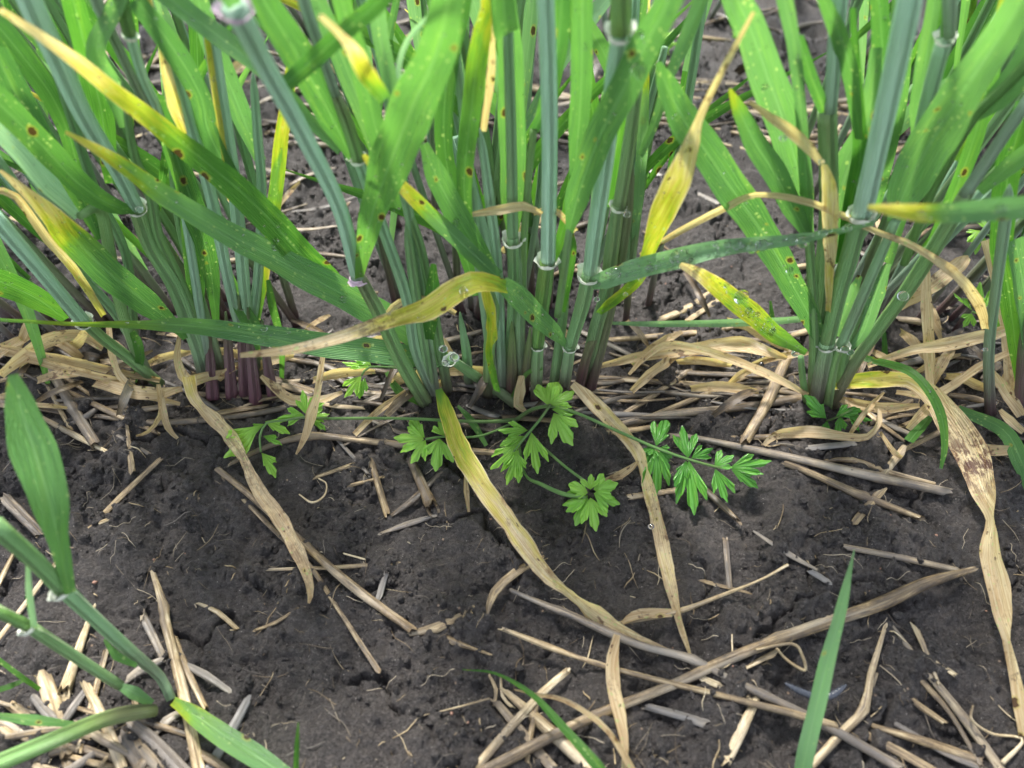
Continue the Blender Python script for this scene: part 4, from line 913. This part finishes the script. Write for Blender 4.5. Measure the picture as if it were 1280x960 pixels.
litter(22, (-10, 290), (840, 975), (40, 110), (6, 16), 'short straw in the loose heap under the young shoot', 'straw heap under the young shoot', ang=70, tones=(.1, .6))

# chaff and rootlets: slivers nobody could count
mb = MB(); BITS = []
for i in range(1500):
    if random.random() < .5: px, py = random.uniform(-20, 1300), random.uniform(560, 980)
    else: px, py = random.uniform(-20, 1300), random.uniform(400, 560)
    p = at_ground(px, py, 0); L = random.choice([.0008, .0012, .002, .003, .004, .006, .013]); a = random.uniform(0, math.pi)
    dx, dy = math.cos(a)*L, math.sin(a)*L; P_ = []
    for k in range(4):
        t = k/3-.5; x, y = p.x+dx*t+random.uniform(-1, 1)*L*.08, p.y+dy*t+random.uniform(-1, 1)*L*.08
        P_.append((x, y))
    tone = random.choice([0, .1, .2, .4, .6]); wd = random.choice([.0001, .00015, .0002, .0003, .0005])
    BITS.append((P_, wd, tone, random.choice([0, 0, .4])))
xy = np.array([q_ for b_ in BITS for q_ in b_[0]]); zz = soil_full(xy[:, 0], xy[:, 1]); k = 0
for P_, wd, tone, gr in BITS:
    V_ = [Vector((x, y, float(zz[k+i])+.0006+random.random()*.0006)) for i, (x, y) in enumerate(P_)]; k += 4
    tube_mb(mb, V_, [wd*.5, wd, wd, wd*.5], dry=tone, wax=gr, sides=5, step=.002, flat=.5)
o = mb.build('chaff', M_straw, None, origin=Vector((0, .2, 0))); tag(o, 'fine pale chaff and straw dust sprinkled over the soil', 'chaff', None, 'stuff')
mb = MB()
for i in range(60):
    px, py = random.uniform(-20, 1300), random.uniform(560, 980); p = at_ground(px, py, 0); a = random.uniform(0, 6.28); P_ = []
    x, y = p.x, p.y
    for k in range(random.randint(4, 9)):
        P_.append(Vector((x, y, float(soil_full(np.array([x]), np.array([y]))[0])+.0005+random.random()*.001))); x += math.cos(a)*.0016; y += math.sin(a)*.0016; a += random.uniform(-.4, .4)
    wd = random.uniform(.00010, .00022)
    tube_mb(mb, P_, [wd]*len(P_), sides=5, step=.0012)
o = mb.build('rootlets', M_root, None, origin=Vector((0, .2, 0))); tag(o, 'hair-thin curled rootlets scattered over the bare soil', 'rootlets', None, 'stuff')
def rootlet(d, label, w_=.0004):
    pts, ws = parse(d, .2); mb = MB(); tube_mb(mb, pts, ws, dry=.1, sides=6, step=.001)
    o = mb.build('root_fibre', M_straw, None, origin=pts[0].copy()); tag(o, label, 'root fibre', 'root fibres')
rootlet('1216,882,3,g.4 1215,900,3.5,g.6 1240,917,3.5,g.5 1270,921,3.5,g.4 1278,928,4,g.5 1253,954,6,g.3', 'pale hooked root fibre at the bottom right')
rootlet('740,783,3,g.3 800,775,5,g.4 852,763,7,g.4 900,745,5,g.4 950,725,3,g.5 985,706,4,g.6', 'long branching cream root fibre right of the narrow yellow leaf')
rootlet('915,793,2,g.3 912,830,2,g.4 878,840,2,g.2', 'thin vertical root fibre above the thick jointed stalk')
rootlet('945,812,3,g.5 990,805,4,g.7 1003,820,4,g.5 1006,838,4,g.2 985,826,4,g.3 970,810,3,g.4', 'looped grey root fibre under the thick jointed stalk')
rootlet('374,618,2,g.3 390,628,3,g.6 405,620,2.5,g.5 408,605,2,g.4 398,598,2,g.3', 'small looped white root fibre on the bare soil')
rootlet('548,890,2,g.2 580,882,2.5,g.4 612,873,2.5,g.5', 'fine white root fibre left of the straw pile')

# ------------------------------------------------------------------ the feathery herb
def leaflet(mb, b, t, width=.75, teeth=5, droop=.15, seed=0):
    """ one lobed leaflet from its foot b to its tip t """
    rg = random.Random(seed); L = (t-b).length; T = (t-b).normalized(); V = (b-CAM).normalized()
    up = Vector((rg.uniform(-.35, .35), rg.uniform(-.5, .1), 1)).normalized(); S = T.cross(up).normalized(); N = S.cross(T).normalized()
    n = 96; rings = 7; c0 = len(mb.v); twist = rg.uniform(-.5, .5); cup = rg.uniform(.1, .5)
    mb.v.append(b.copy()); mb.uv.append((0, 0)); mb.st.append((0, 0)); mb.c.append((0, 0, 0))
    A = R(50 if width > .55 else 34)*rg.uniform(.9, 1.15)
    lobes = [(-.70, rg.uniform(.70, .86)), (-.02+rg.uniform(-.06, .06), 1.0), (.68, rg.uniform(.70, .88))]
    if teeth < 5: lobes = [(-.55, rg.uniform(.6, .8)), (.25, 1.0)]
    for j in range(1, rings+1):
        for i in range(n+1):
            s = -1+2*i/n; th = s*A; r = .50
            for a, m in lobes:
                hw = .335 if teeth >= 5 else .50; q_ = (s-a)/hw
                if abs(q_) < 1.2: r = max(r, (.50+(m-.50)*math.exp(-abs(q_)**6))*(1-.30*q_*q_)*(1-.10*(.5-.5*math.cos(q_*math.pi*2.4))))
            f = j/rings; rr = r*f
            x = math.sin(th)*rr*L*(1.0 if width > .55 else .95); y = math.cos(th)*rr*L
            z = -droop*L*rr**2 + .05*L*math.cos(s*14)*f*f + cup*L*(math.sin(th)*rr)**2 + twist*math.sin(th)*rr*y
            mb.v.append(b+S*x+T*y+N*z); mb.uv.append((x*100, y*100)); mb.st.append((i/n, f)); mb.c.append((0, 0, 0))
    for i in range(n): mb.f.append((c0, c0+1+i+1, c0+1+i))
    for j in range(rings-1):
        for i in range(n):
            a = c0+1+j*(n+1)+i; mb.f.append((a, a+1, a+n+2, a+n+1))
def herb(px, py, label, stalks, leafs, group='feathery herbs'):
    o = at_ground(px, py, 0); e = thing('feathery_herb', label, 'weed', o, group)
    for d in stalks:
        pts, ws = parse(d, .2); mb = MB(); tube_mb(mb, pts, [q_*.72 for q_ in ws], sides=8, step=.002, wax=0, dry=.04, pur=[.3, 0, 0]); mb.build('stalk', M_stem, e)
    for k, l in enumerate(leafs):
        bx, by, bh, tx, ty, th_ = l[:6]; wd = l[6] if len(l) > 6 else .75; te = l[7] if len(l) > 7 else 5
        mb = MB(); leaflet(mb, at_ground(bx, by, bh), at_ground(tx, ty, th_), wd, te, random.uniform(.05, .3), seed=int(px)*31+k)
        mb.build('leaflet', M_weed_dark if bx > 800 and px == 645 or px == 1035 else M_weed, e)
herb(645, 525, 'feathery green herb in the centre with stalks spreading left and right', [
    '645,525,8,g.3 600,527,6,g1 500,523,5,g1.6 410,523,5,g1.6 384,521,5,g1.5',
    '384,521,5,g1.5 350,526,4,g1.4 333,529,4,g1.3 325,545,4,g1.2 326,565,3,g1',
    '645,525,8,g.3 665,512,7,g1.2 690,508,6,g1.6 720,516,6,g1.7 770,538,6,g1.6 820,560,6,g1.4 860,574,5,g1.3 893,583,5,g1.2 912,586,4,g1.1',
    '688,506,5,g1.7 672,528,5,g1.7 655,548,5,g1.6 642,565,4,g1.5',
    '648,548,5,g.3 656,592,5,g.6 678,606,7,g.9 706,618,8,g1 733,622,5,g1.2',
    '680,560,5,g.4 700,578,5,g.9 718,592,5,g1.1 738,606,5,g1.2',
    '645,527,5,g.3 600,545,4,g.9 553,546,4,g1.2 532,549,4,g1.2'],
 [(684,506,1.7,689,470,2.0,.6,3),(688,506,1.7,718,488,1.9,.6,5),(690,512,1.7,722,512,1.7,.5,3),(692,516,1.7,716,556,1.3,.62,5),(697,520,1.6,722,545,1.2,.5,3),
  (664,540,1.6,673,592,1.0,.5,5),(660,538,1.6,622,536,1.5,.55,5),(650,556,1.6,610,582,1.2,.5,5),(648,562,1.6,634,606,1.0,.5,5),(644,564,1.6,655,602,1,.5,3),(655,545,1.6,626,560,1.4,.5,3),
  (735,620,1.2,702,630,.9,.75,5),(734,622,1.2,722,658,.8,.7,5),(738,622,1.3,747,664,.8,.75,5),(742,617,1.4,779,628,1.0,.8,5),(742,612,1.4,776,604,1.2,.8,5),(738,612,1.4,738,592,1.4,.9,5),(735,616,1.3,708,610,1.2,.7,3),
  (820,558,1.4,832,516,1.7,.42,3),(818,560,1.4,802,566,1.3,.8,3),(816,558,1.4,804,584,1,.6,3),(824,560,1.4,843,568,1.3,.6,3),(821,562,1.4,822,618,.8,.34,5),(824,563,1.4,843,586,1,.5,3),
  (860,573,1.3,854,530,1.7,.42,5),(864,573,1.3,892,558,1.5,.5,5),(861,576,1.3,866,640,.7,.36,5),(858,576,1.3,848,608,1,.4,3),
  (893,583,1.2,918,568,1.4,.6,5),(894,586,1.2,910,627,.7,.38,5),(912,585,1.1,966,576,1.2,.36,5),(914,587,1.1,952,604,.8,.36,3),
  (530,549,1.2,490,545,1.2,.7,5),(532,550,1.2,512,578,.9,.7,5),(531,547,1.2,505,524,1.4,.5,3),(549,548,1.2,545,588,.7,.75,5),(556,545,1.2,548,518,1.3,.7,3),
  (384,519,1.5,379,487,1.8,.5,5),(380,519,1.5,346,522,1.4,.45,5),(388,521,1.5,412,518,1.5,.6,5),(388,522,1.5,410,534,1.1,.5,3),(386,517,1.5,402,500,1.7,.5,3),
  (325,532,1.3,274,570,.7,.5,5),(331,527,1.3,362,536,1,.5,3),(329,545,1.2,354,552,.9,.5,3),(327,566,1,350,592,.5,.45,3),(330,530,1.3,300,545,1,.4,3)])
herb(505, 463, 'small feathery herb leaf behind the central plant at the end of a level stalk', ['520,462,4,g2 500,460,4,g2.2 462,459,4,g2.4 452,470,4,g2.2'],
 [(462,459,2.4,427,450,2.4,.5,5),(464,457,2.4,440,440,2.6,.5,3),(452,470,2.2,428,496,1.6,.5,5),(456,472,2.2,450,500,1.6,.45,3)])
herb(1035, 522, 'dark feathery herb at the foot of the right-hand plant', ['1034,526,4,g.3 1045,522,4,g.8 1065,512,4,g1.2'],
 [(1033,523,.8,1006,498,1.5,.5,3),(1034,526,.8,1030,545,.4,.4,3),(1045,520,.9,1075,506,1.4,.35,3),(1055,516,1,1092,524,.9,.4,5),(1050,520,.9,1052,545,.4,.5,3),(1060,518,1,1078,538,.5,.5,3)])
herb(1255, 440, 'bright feathery herb at the right edge behind the tan leaves', ['1262,440,4,g.5 1250,400,4,g2 1215,390,4,g2.4','1262,440,4,g.5 1268,380,4,g2.6 1250,365,4,g3','1250,300,4,g4.5 1225,290,4,g4.8','1262,420,4,g1 1255,350,4,g3.6 1250,300,4,g4.5'],
 [(1225,288,4.8,1208,300,4.6,.6,5),(1228,292,4.7,1222,318,4.2,.6,5),(1235,288,4.8,1230,270,5,.6,5),(1250,298,4.5,1262,330,3.9,.6,5),(1240,296,4.6,1248,318,4.2,.5,3),(1215,388,2.4,1196,362,2.9,.5,5),(1215,392,2.4,1204,408,2,.6,5),(1228,392,2.3,1226,352,3,.4,5),
  (1250,365,3,1275,340,3.4,.6,5),(1250,398,2,1240,422,1.6,.6,5),(1262,400,2,1282,424,1.6,.7,5),(1240,392,2.2,1252,418,1.8,.5,3),(1255,366,3,1282,374,2.8,.6,5)])
for i, (x, y, s_) in enumerate([(145, 145, 30), (820, 62, 26), (935, 50, 20), (1262, 30, 30), (870, 200, 0), (410, 60, 0)]):
    if not s_: continue
    herb(x, y, ['pale little feathery herb far behind the left clump', 'yellow-green little herb on the far soil at top right of centre', 'tiny green herb far behind beside the broad spotted leaf', 'green herb tuft in the top right corner'][i],
      [f'{x},{y},4,g.1 {x+2},{y-s_*.5},4,g1'], [(x+2*k-3, y-s_*.4, 1, x+s_*math.cos(a), y-s_*.3+s_*.6*math.sin(a), .8, .7, 5) for k, a in enumerate((0, 1.2, 2.3, 3.3, 4.3, 5.3))], group='far herbs')

# ------------------------------------------------------------------ cereal plants of the row behind
def far_plant(px, py, label, n, hgt=.16):
    o = at_ground(px, py, 0); e = thing('cereal_plant', label, 'cereal plant', o, 'cereal plants behind the row')
    for i in range(n):
        a = random.uniform(-.35, .35); b = random.uniform(-.3, .2); x0 = o+Vector((random.uniform(-.012, .012), random.uniform(-.01, .01), -.002))
        h = hgt*random.uniform(.7, 1.2); top = x0+Vector((a*h, b*h, h)); mid = (x0+top)/2+Vector((a*.01, 0, 0))
        mb = MB(); tube_mb(mb, [x0, mid, top], [.0042, .0046, .0035], wax=random.choice([.1, .5, .8]), pur=[.8, .1, 0, 0], sides=8, flat=.85, step=.01); mb.build('stem', M_stem, e)
        for j in range(2):
            s0 = x0.lerp(top, random.uniform(.25, .9)); an = random.uniform(0, 6.28); ll = random.uniform(.06, .13); dr = Vector((math.cos(an), math.sin(an)*.6, random.uniform(.6, 1.6))).normalized()
            m1 = s0+dr*ll*.5; e1 = s0+dr*ll*.9+Vector((math.cos(an)*.03, 0, -.01))
            mb = MB(); sm = blade_mb(mb, [s0, m1, e1], [.004, .009, .0008], step=.006, nx=5, dry=random.choice([0, 0, 0, .1, [0, .1, .6]])); mb.build('leaf_blade', M_leaf, e)
far_plant(30, 20, 'cereal plant behind at the top left corner', 5); far_plant(190, 10, 'cereal plant behind the left clump near the top', 5)
far_plant(395, 40, 'cereal plant behind between the left and central clumps', 4); far_plant(560, 30, 'cereal plant behind the central dark leaf', 5)
far_plant(1120, 30, 'cereal plant behind the right clump near the top', 5); far_plant(1265, 60, 'cereal plant behind at the top right corner', 5)
far_plant(690, -10, 'cereal plant far behind the central stems', 4); far_plant(860, -30, 'cereal plant far behind, right of centre at the top', 4)
far_plant(1000, -20, 'cereal plant far behind the broad spotted leaf', 4)
for px, py, lab, n in [(110, 90, 'leafy cereal plant behind the pale stem at upper left', 6), (290, 70, 'leafy cereal plant behind the streaked sheath at upper left', 5), (460, 60, 'leafy cereal plant behind the crossing dark blade', 6), (620, 70, 'leafy cereal plant behind the square-folded leaf', 5),
        (760, 50, 'leafy cereal plant behind the top white collar', 5), (905, 20, 'pale grass-like cereal plant behind the dry tan tip', 4), (1060, 90, 'leafy cereal plant behind the dark narrow blades', 6), (1170, 130, 'leafy cereal plant behind the collared stem at upper right', 7), (1240, 180, 'leafy cereal plant behind the pinkish right stem', 7), (1150, -30, 'cereal plant farthest back at upper right', 6), (330, -30, 'cereal plant farthest back at upper left', 6), (480, -50, 'cereal plant farthest back near the middle', 6)]:
    far_plant(px, py, lab, n)

def row_plant(px, py, label, n, lean, spread=.02, seed=0):
    rg = random.Random(seed+int(px)); o = at_ground(px, py, 0); e = thing('cereal_plant', label, 'cereal plant', o, 'cereal plants of the row')
    for i in range(n):
        a = lean+rg.uniform(-.16, .16); b = rg.uniform(-.06, .16); x0 = o+Vector((rg.uniform(-spread, spread), rg.uniform(-.008, .012), -.002)); h = rg.uniform(.10, .24)
        top = x0+Vector((a*h, b*h, h)); mid = x0.lerp(top, .5)+Vector((rg.uniform(-.004, .004), 0, 0)); w0 = rg.uniform(.0030, .0044)
        mb = MB(); tube_mb(mb, [x0, mid, top], [w0*.95, w0, w0*.75], wax=rg.choice([.1, .2, .5, .8]), pur=[1, .35, 0, 0, 0], sides=8, flat=.85, step=.008); st_ = mb.build('stem', M_stem, e)
        for j in range(rg.choice([1, 2, 2])):
            s0 = x0.lerp(top, rg.uniform(.2, .8)); ll = rg.uniform(.07, .16); dx = a+rg.uniform(-.55, .55)
            dr = Vector((dx, rg.uniform(-.25, .35), rg.uniform(.7, 1.3))).normalized(); m1 = s0+dr*ll*.45; e1 = s0+dr*ll+Vector((dx*.03, 0, -abs(dx)*.02)); w1 = rg.uniform(.0035, .0085)
            mb = MB(); sm = blade_mb(mb, [s0, m1, e1], [w1*.5, w1, .0005], step=.005, nx=5, dry=rg.choice([0, 0, 0, 0, [0, 0, .1, .7], .03, .04]), wax=rg.choice([0, 0, .1, .3])); mb.build('leaf_blade', M_leaf, e)
            ALL.append((sm, 1))
for px, py, lab, n, ln, sd in [(40, 420, 'thin cereal plant behind the left edge shoots', 6, -.30, 1), (140, 405, 'thin cereal plant behind the yellow-tipped leaf with brown bars', 6, -.28, 2), (235, 395, 'slender cereal plant behind the spotted upright blade on the left', 6, -.2, 3), (330, 400, 'slender cereal plant behind the yellow striped blade', 5, -.15, 4),
        (100, 330, 'cereal plant deep behind the left clump', 5, -.2, 12), (540, 400, 'slender cereal plant behind the leaning pale stem of the centre', 5, -.12, 5), (610, 390, 'slender cereal plant behind the yellow bent leaf', 6, -.03, 6), (700, 390, 'slender cereal plant behind the white-collared stems', 6, .04, 7), (770, 400, 'slender cereal plant behind the brown-jointed stems', 4, .12, 8),
        (1030, 395, 'slender cereal plant behind the right clump foot', 6, .1, 9), (1110, 400, 'slender cereal plant behind the slanting right stem', 6, .25, 10), (1215, 400, 'slender cereal plant behind the tan leaf at the right edge', 7, .25, 11), (1270, 330, 'cereal plant deep behind the right edge', 5, .2, 13),
        (20, 290, 'cereal plant deep behind the left edge', 5, -.25, 14), (190, 280, 'cereal plant deep behind the thick left stem', 5, -.15, 15), (300, 260, 'cereal plant deep behind the yellow striped blade', 4, -.1, 16), (500, 280, 'cereal plant deep behind the big dark centre blade', 5, -.08, 17),
        (640, 260, 'cereal plant deep behind the central upright stems', 5, 0, 18), (1010, 270, 'cereal plant deep behind the broad spotted leaf', 4, .08, 19), (1120, 250, 'cereal plant deep behind the main right stem', 6, .15, 20), (1210, 270, 'cereal plant deep behind the pinkish right stem', 6, .2, 21)]:
    row_plant(px, py, lab, n, ln, seed=sd)

# ------------------------------------------------------------------ two millipedes
def millipede(d, label, mat):
    pts, ws = parse(d, .2); P, W = spline(pts, ws, .0007); n = len(P)
    e = thing('millipede', label, 'millipede', P[0].copy(), None); mb = MB(); mb2 = MB()
    fine = []; 
    for i in range(n):
        t = i/(n-1); k = (1-abs(2*t-1)**6)**.5 if 0 < t < 1 else .35
        fine.append(W[i]*max(.4, k)*(1 if i % 2 else .86))
    P2 = P; tube_mb(mb, P2, fine, sides=10, step=1.0)
    mb.build('body', mat, e)
    for i in range(1, n-1):
        T = (P[i+1]-P[i-1]).normalized(); S_ = T.cross(Vector((0, 0, 1))).normalized()
        for sd in (-1, 1):
            a = P[i]+S_*sd*W[i]*.35-Vector((0, 0, W[i]*.2)); b = P[i]+S_*sd*W[i]*.95-Vector((0, 0, W[i]*.5))
            tube_mb(mb2, [a, (a+b)/2+Vector((0, 0, .0001)), b], [.00016, .00014, .00008], sides=4, step=1.0)
    o = mb2.build('legs', M_milli, e)
millipede('981,854,7,g.5 1000,864,9,g.5 1022,871,10,g.5 1040,869,10,g.5 1058,856,7,g.5', 'blue-grey millipede curled on the soil behind the tall grass blade', M_milli)
millipede('938,446,6,g1 936,456,7,g1 944,462,7,g1 952,455,7,g1 953,444,7,g1 946,440,6,g1', 'shiny black coiled millipede in the litter left of the right-hand plant', M_black)

# ------------------------------------------------------------------ water drops
def lens(mb, p, N, r, T, n=14, flat=.62, rings=5):
    T = (T-N*T.dot(N)).normalized(); S_ = N.cross(T); b = len(mb.v)
    mb.v.append(p+N*r*flat*1.0)
    for j in range(1, rings*2):
        th = math.pi*j/(rings*2); rr = math.sin(th)*r; zz = math.cos(th)*r*flat
        for i in range(n):
            a = 2*math.pi*i/n; mb.v.append(p+(T*math.cos(a)*1.12+S_*math.sin(a))*rr+N*zz)
    mb.v.append(p-N*r*flat); m = rings*2-1; e = len(mb.v)-1
    for i in range(n):
        i2 = (i+1) % n; mb.f.append((b, b+1+i, b+1+i2)); mb.f.append((e, b+1+(m-1)*n+i2, b+1+(m-1)*n+i))
        for j in range(m-1): mb.f.append((b+1+j*n+i, b+1+(j+1)*n+i, b+1+(j+1)*n+i2, b+1+j*n+i2))
def drop_at(px, py, rpx, key, label, grp='water drops on the blue-green leaf'):
    """ a drop on the named leaf where it passes nearest to the given sight line """
    best = None; d = ray(px, py).normalized()
    for p, N, wd, T in LEAVES[key]:
        v = p-CAM; q_ = (v-d*v.dot(d)).length
        if best is None or q_ < best[0]: best = (q_, p, N, T)
    _, p, N, T = best; r = rpx*(p-CAM).dot(FWD)/FPX
    r *= 1.25; mb = MB(); lens(mb, p+N*r*.45, N, r, T); o = mb.build('water_drop', M_water, None, origin=p.copy()); tag(o, label, 'water drop', grp)
for x, y, r, lab in [(847,322,9,'largest water drop, resting mid-way on the level blue-green leaf'),(770,338,6,'water drop near the foot of the level blue-green leaf'),(808,338,4,'small drop between the foot drop and the largest drop'),(868,325,4,'small drop just right of the largest drop'),
        (895,304,3,'tiny drop on the upper edge of the level blue-green leaf'),(914,305,3.5,'small drop left of the paired drops on the level leaf'),(932,307,6,'left one of the paired drops on the level leaf'),(951,305,6,'right one of the paired drops on the level leaf'),
        (941,315,5,'drop hanging under the paired drops'),(995,297,5,'drop at the top edge where the level leaf narrows'),(1010,302,6,'drop hanging where the level leaf narrows'),(1025,291,4,'drop near the tip of the level leaf'),(915,318,2.5,'tiny drop below the small drop on the level leaf'),(1060,283,4,'last drop before the tip of the level leaf')]:
    drop_at(x, y, r, 'drop', lab)
for x, y, r, lab in [(923,371,8,'big clear drop on the short yellow-green leaf'),(933,384,4.5,'drop below the big one on the short yellow-green leaf'),(945,392,3,'small drop midway on the short yellow-green leaf'),(963,413,4.5,'drop near the lower end of the short yellow-green leaf'),(905,354,3.5,'small drop above the big one on the short yellow-green leaf')]:
    drop_at(x, y, r, 'r14', lab, 'water drops on the yellow-green leaf')
for x, y, r, k, lab in [(345,308,3.5,'c5','drop midway along the long green leaf'),(430,372,3.5,'c5','drop on the lower part of the long green leaf'),(500,402,3,'c5','drop near the foot of the long green leaf'),(528,430,4,'c5','drop just above the white collar of the reclining shoot'),
        (502,450,4,'h1','round drop on the lower edge of the horizontal leaf'),(330,401,3,'h1','drop on the upper edge of the horizontal leaf'),(570,275,4,'e5','drop on the short dotted leaf in the centre'),(800,90,8,'f7','wide blurred drop on the broad central leaf'),(790,30,5,'f7','blurred drop high on the broad central leaf'),
        (960,110,4,'r6','drop on the broad spotted leaf at the right'),(985,340,4,'r12','drop on the lower half of the long spotted leaf'),(955,300,3,'r12','drop at the middle of the long spotted leaf'),(1150,268,6,'r5','blurred drop on the near leaf with the yellow tip'),(1250,262,6,'r5','blurred drop at the right end of the near leaf'),
        (580,363,4,'yel','drop on the yellow bent leaf'),(345,300,3,'c4','drop near the lower bend of the upper yellow-tipped leaf')]:
    drop_at(x, y, r, k, lab, 'single drops on the leaves')
def free_drop(px, py, r_, q_, Y0, lab):
    pts, _ = parse(f'{px},{py},1,{q_} {px+1},{py},1,{q_}', Y0); p = pts[0]; r = .72*r_*(p-CAM).dot(FWD)/FPX
    mb = MB(); lens(mb, p, Vector((0, 0, 1)), r, Vector((1, 0, 0)), flat=.92); o = mb.build('water_drop', M_water, None, origin=p.copy()); tag(o, lab, 'water drop', 'drops hanging at the leaf joints')
for a in [(554,436,7,'.9',D.Y,'bright drop on the collar of the reclining shoot'),(568,447,8,'.9',D.Y,'big drop hanging from the tip of the reclining shoot collar'),(557,454,6,'1.0',D.Y,'lower drop under the reclining shoot collar'),(784,268,6,'.4',F.Y,'drop clinging beside the brown joint of the central stems'),
          (733,250,5,'.9',F.Y,'drop beside the folded leaf foot in the centre'),(746,374,5,'.7',F.Y,'drop under the white collar of the leaning central stem'),(801,350,4,'1.2',F.Y,'drop hanging below the level blue-green leaf'),(782,368,4,'1.0',F.Y,'drop on the yellow-green leaf piece under the level leaf'),
          (1129,370,9,'1.0',Rp.Y,'large drop on the slanting right stem'),(994,442,6,'.5',Rp.Y,'drop at the foot of the short yellow-green leaf'),(1056,437,7,'.6',Rp.Y,'drop on the white collar of the right plant'),(1063,440,6,'.5',Rp.Y,'drop beside the collar drop of the right plant'),
          (1027,202,5,'1.4',Rp.Y,'drop in the bend of the hanging dry leaf'),(174,262,6,'1.0',A.Y,'drop on the collar of the thick left stem'),(105,403,5,'1.2',B.Y,'drop at the joint at the left edge'),(1232,437,4,'.4',Sp.Y,'drop on the stem at the right edge'),
          (979,173,6,'1.7',Rp.Y,'drop on the dry hanging leaf tip in front of the broad spotted leaf'),(814,658,5,'g.9',.2,'drop at the edge of the narrow straw-yellow leaf')]:
    free_drop(*a)
# fine dew: beads nobody could count
mb = MB()
pool = []
for sm, wgt in ALL: pool += [(s_, wgt) for s_ in sm]
rg = random.Random(3)
cand = rg.choices([p for p, _ in pool], weights=[w_*p[2] for p, w_ in pool], k=4200)
for p, N, wd, T in cand:
    r = rg.choice([.00014, .00018, .00024, .0003, .00045]); 
    S_ = N.cross(T).normalized(); pp = p+S_*rg.uniform(-.12, .12)*wd+T*rg.uniform(-.0012, .0012)
    lens(mb, pp+N*r*.5, N, r, T, n=7, rings=2)
o = mb.build('dew', M_water, None, origin=Vector((0, .2, .1))); tag(o, 'fine dew beads sprinkled over the green leaves', 'dew', None, 'stuff')
for o in bpy.data.objects:
    if '_o' in o: del o['_o']
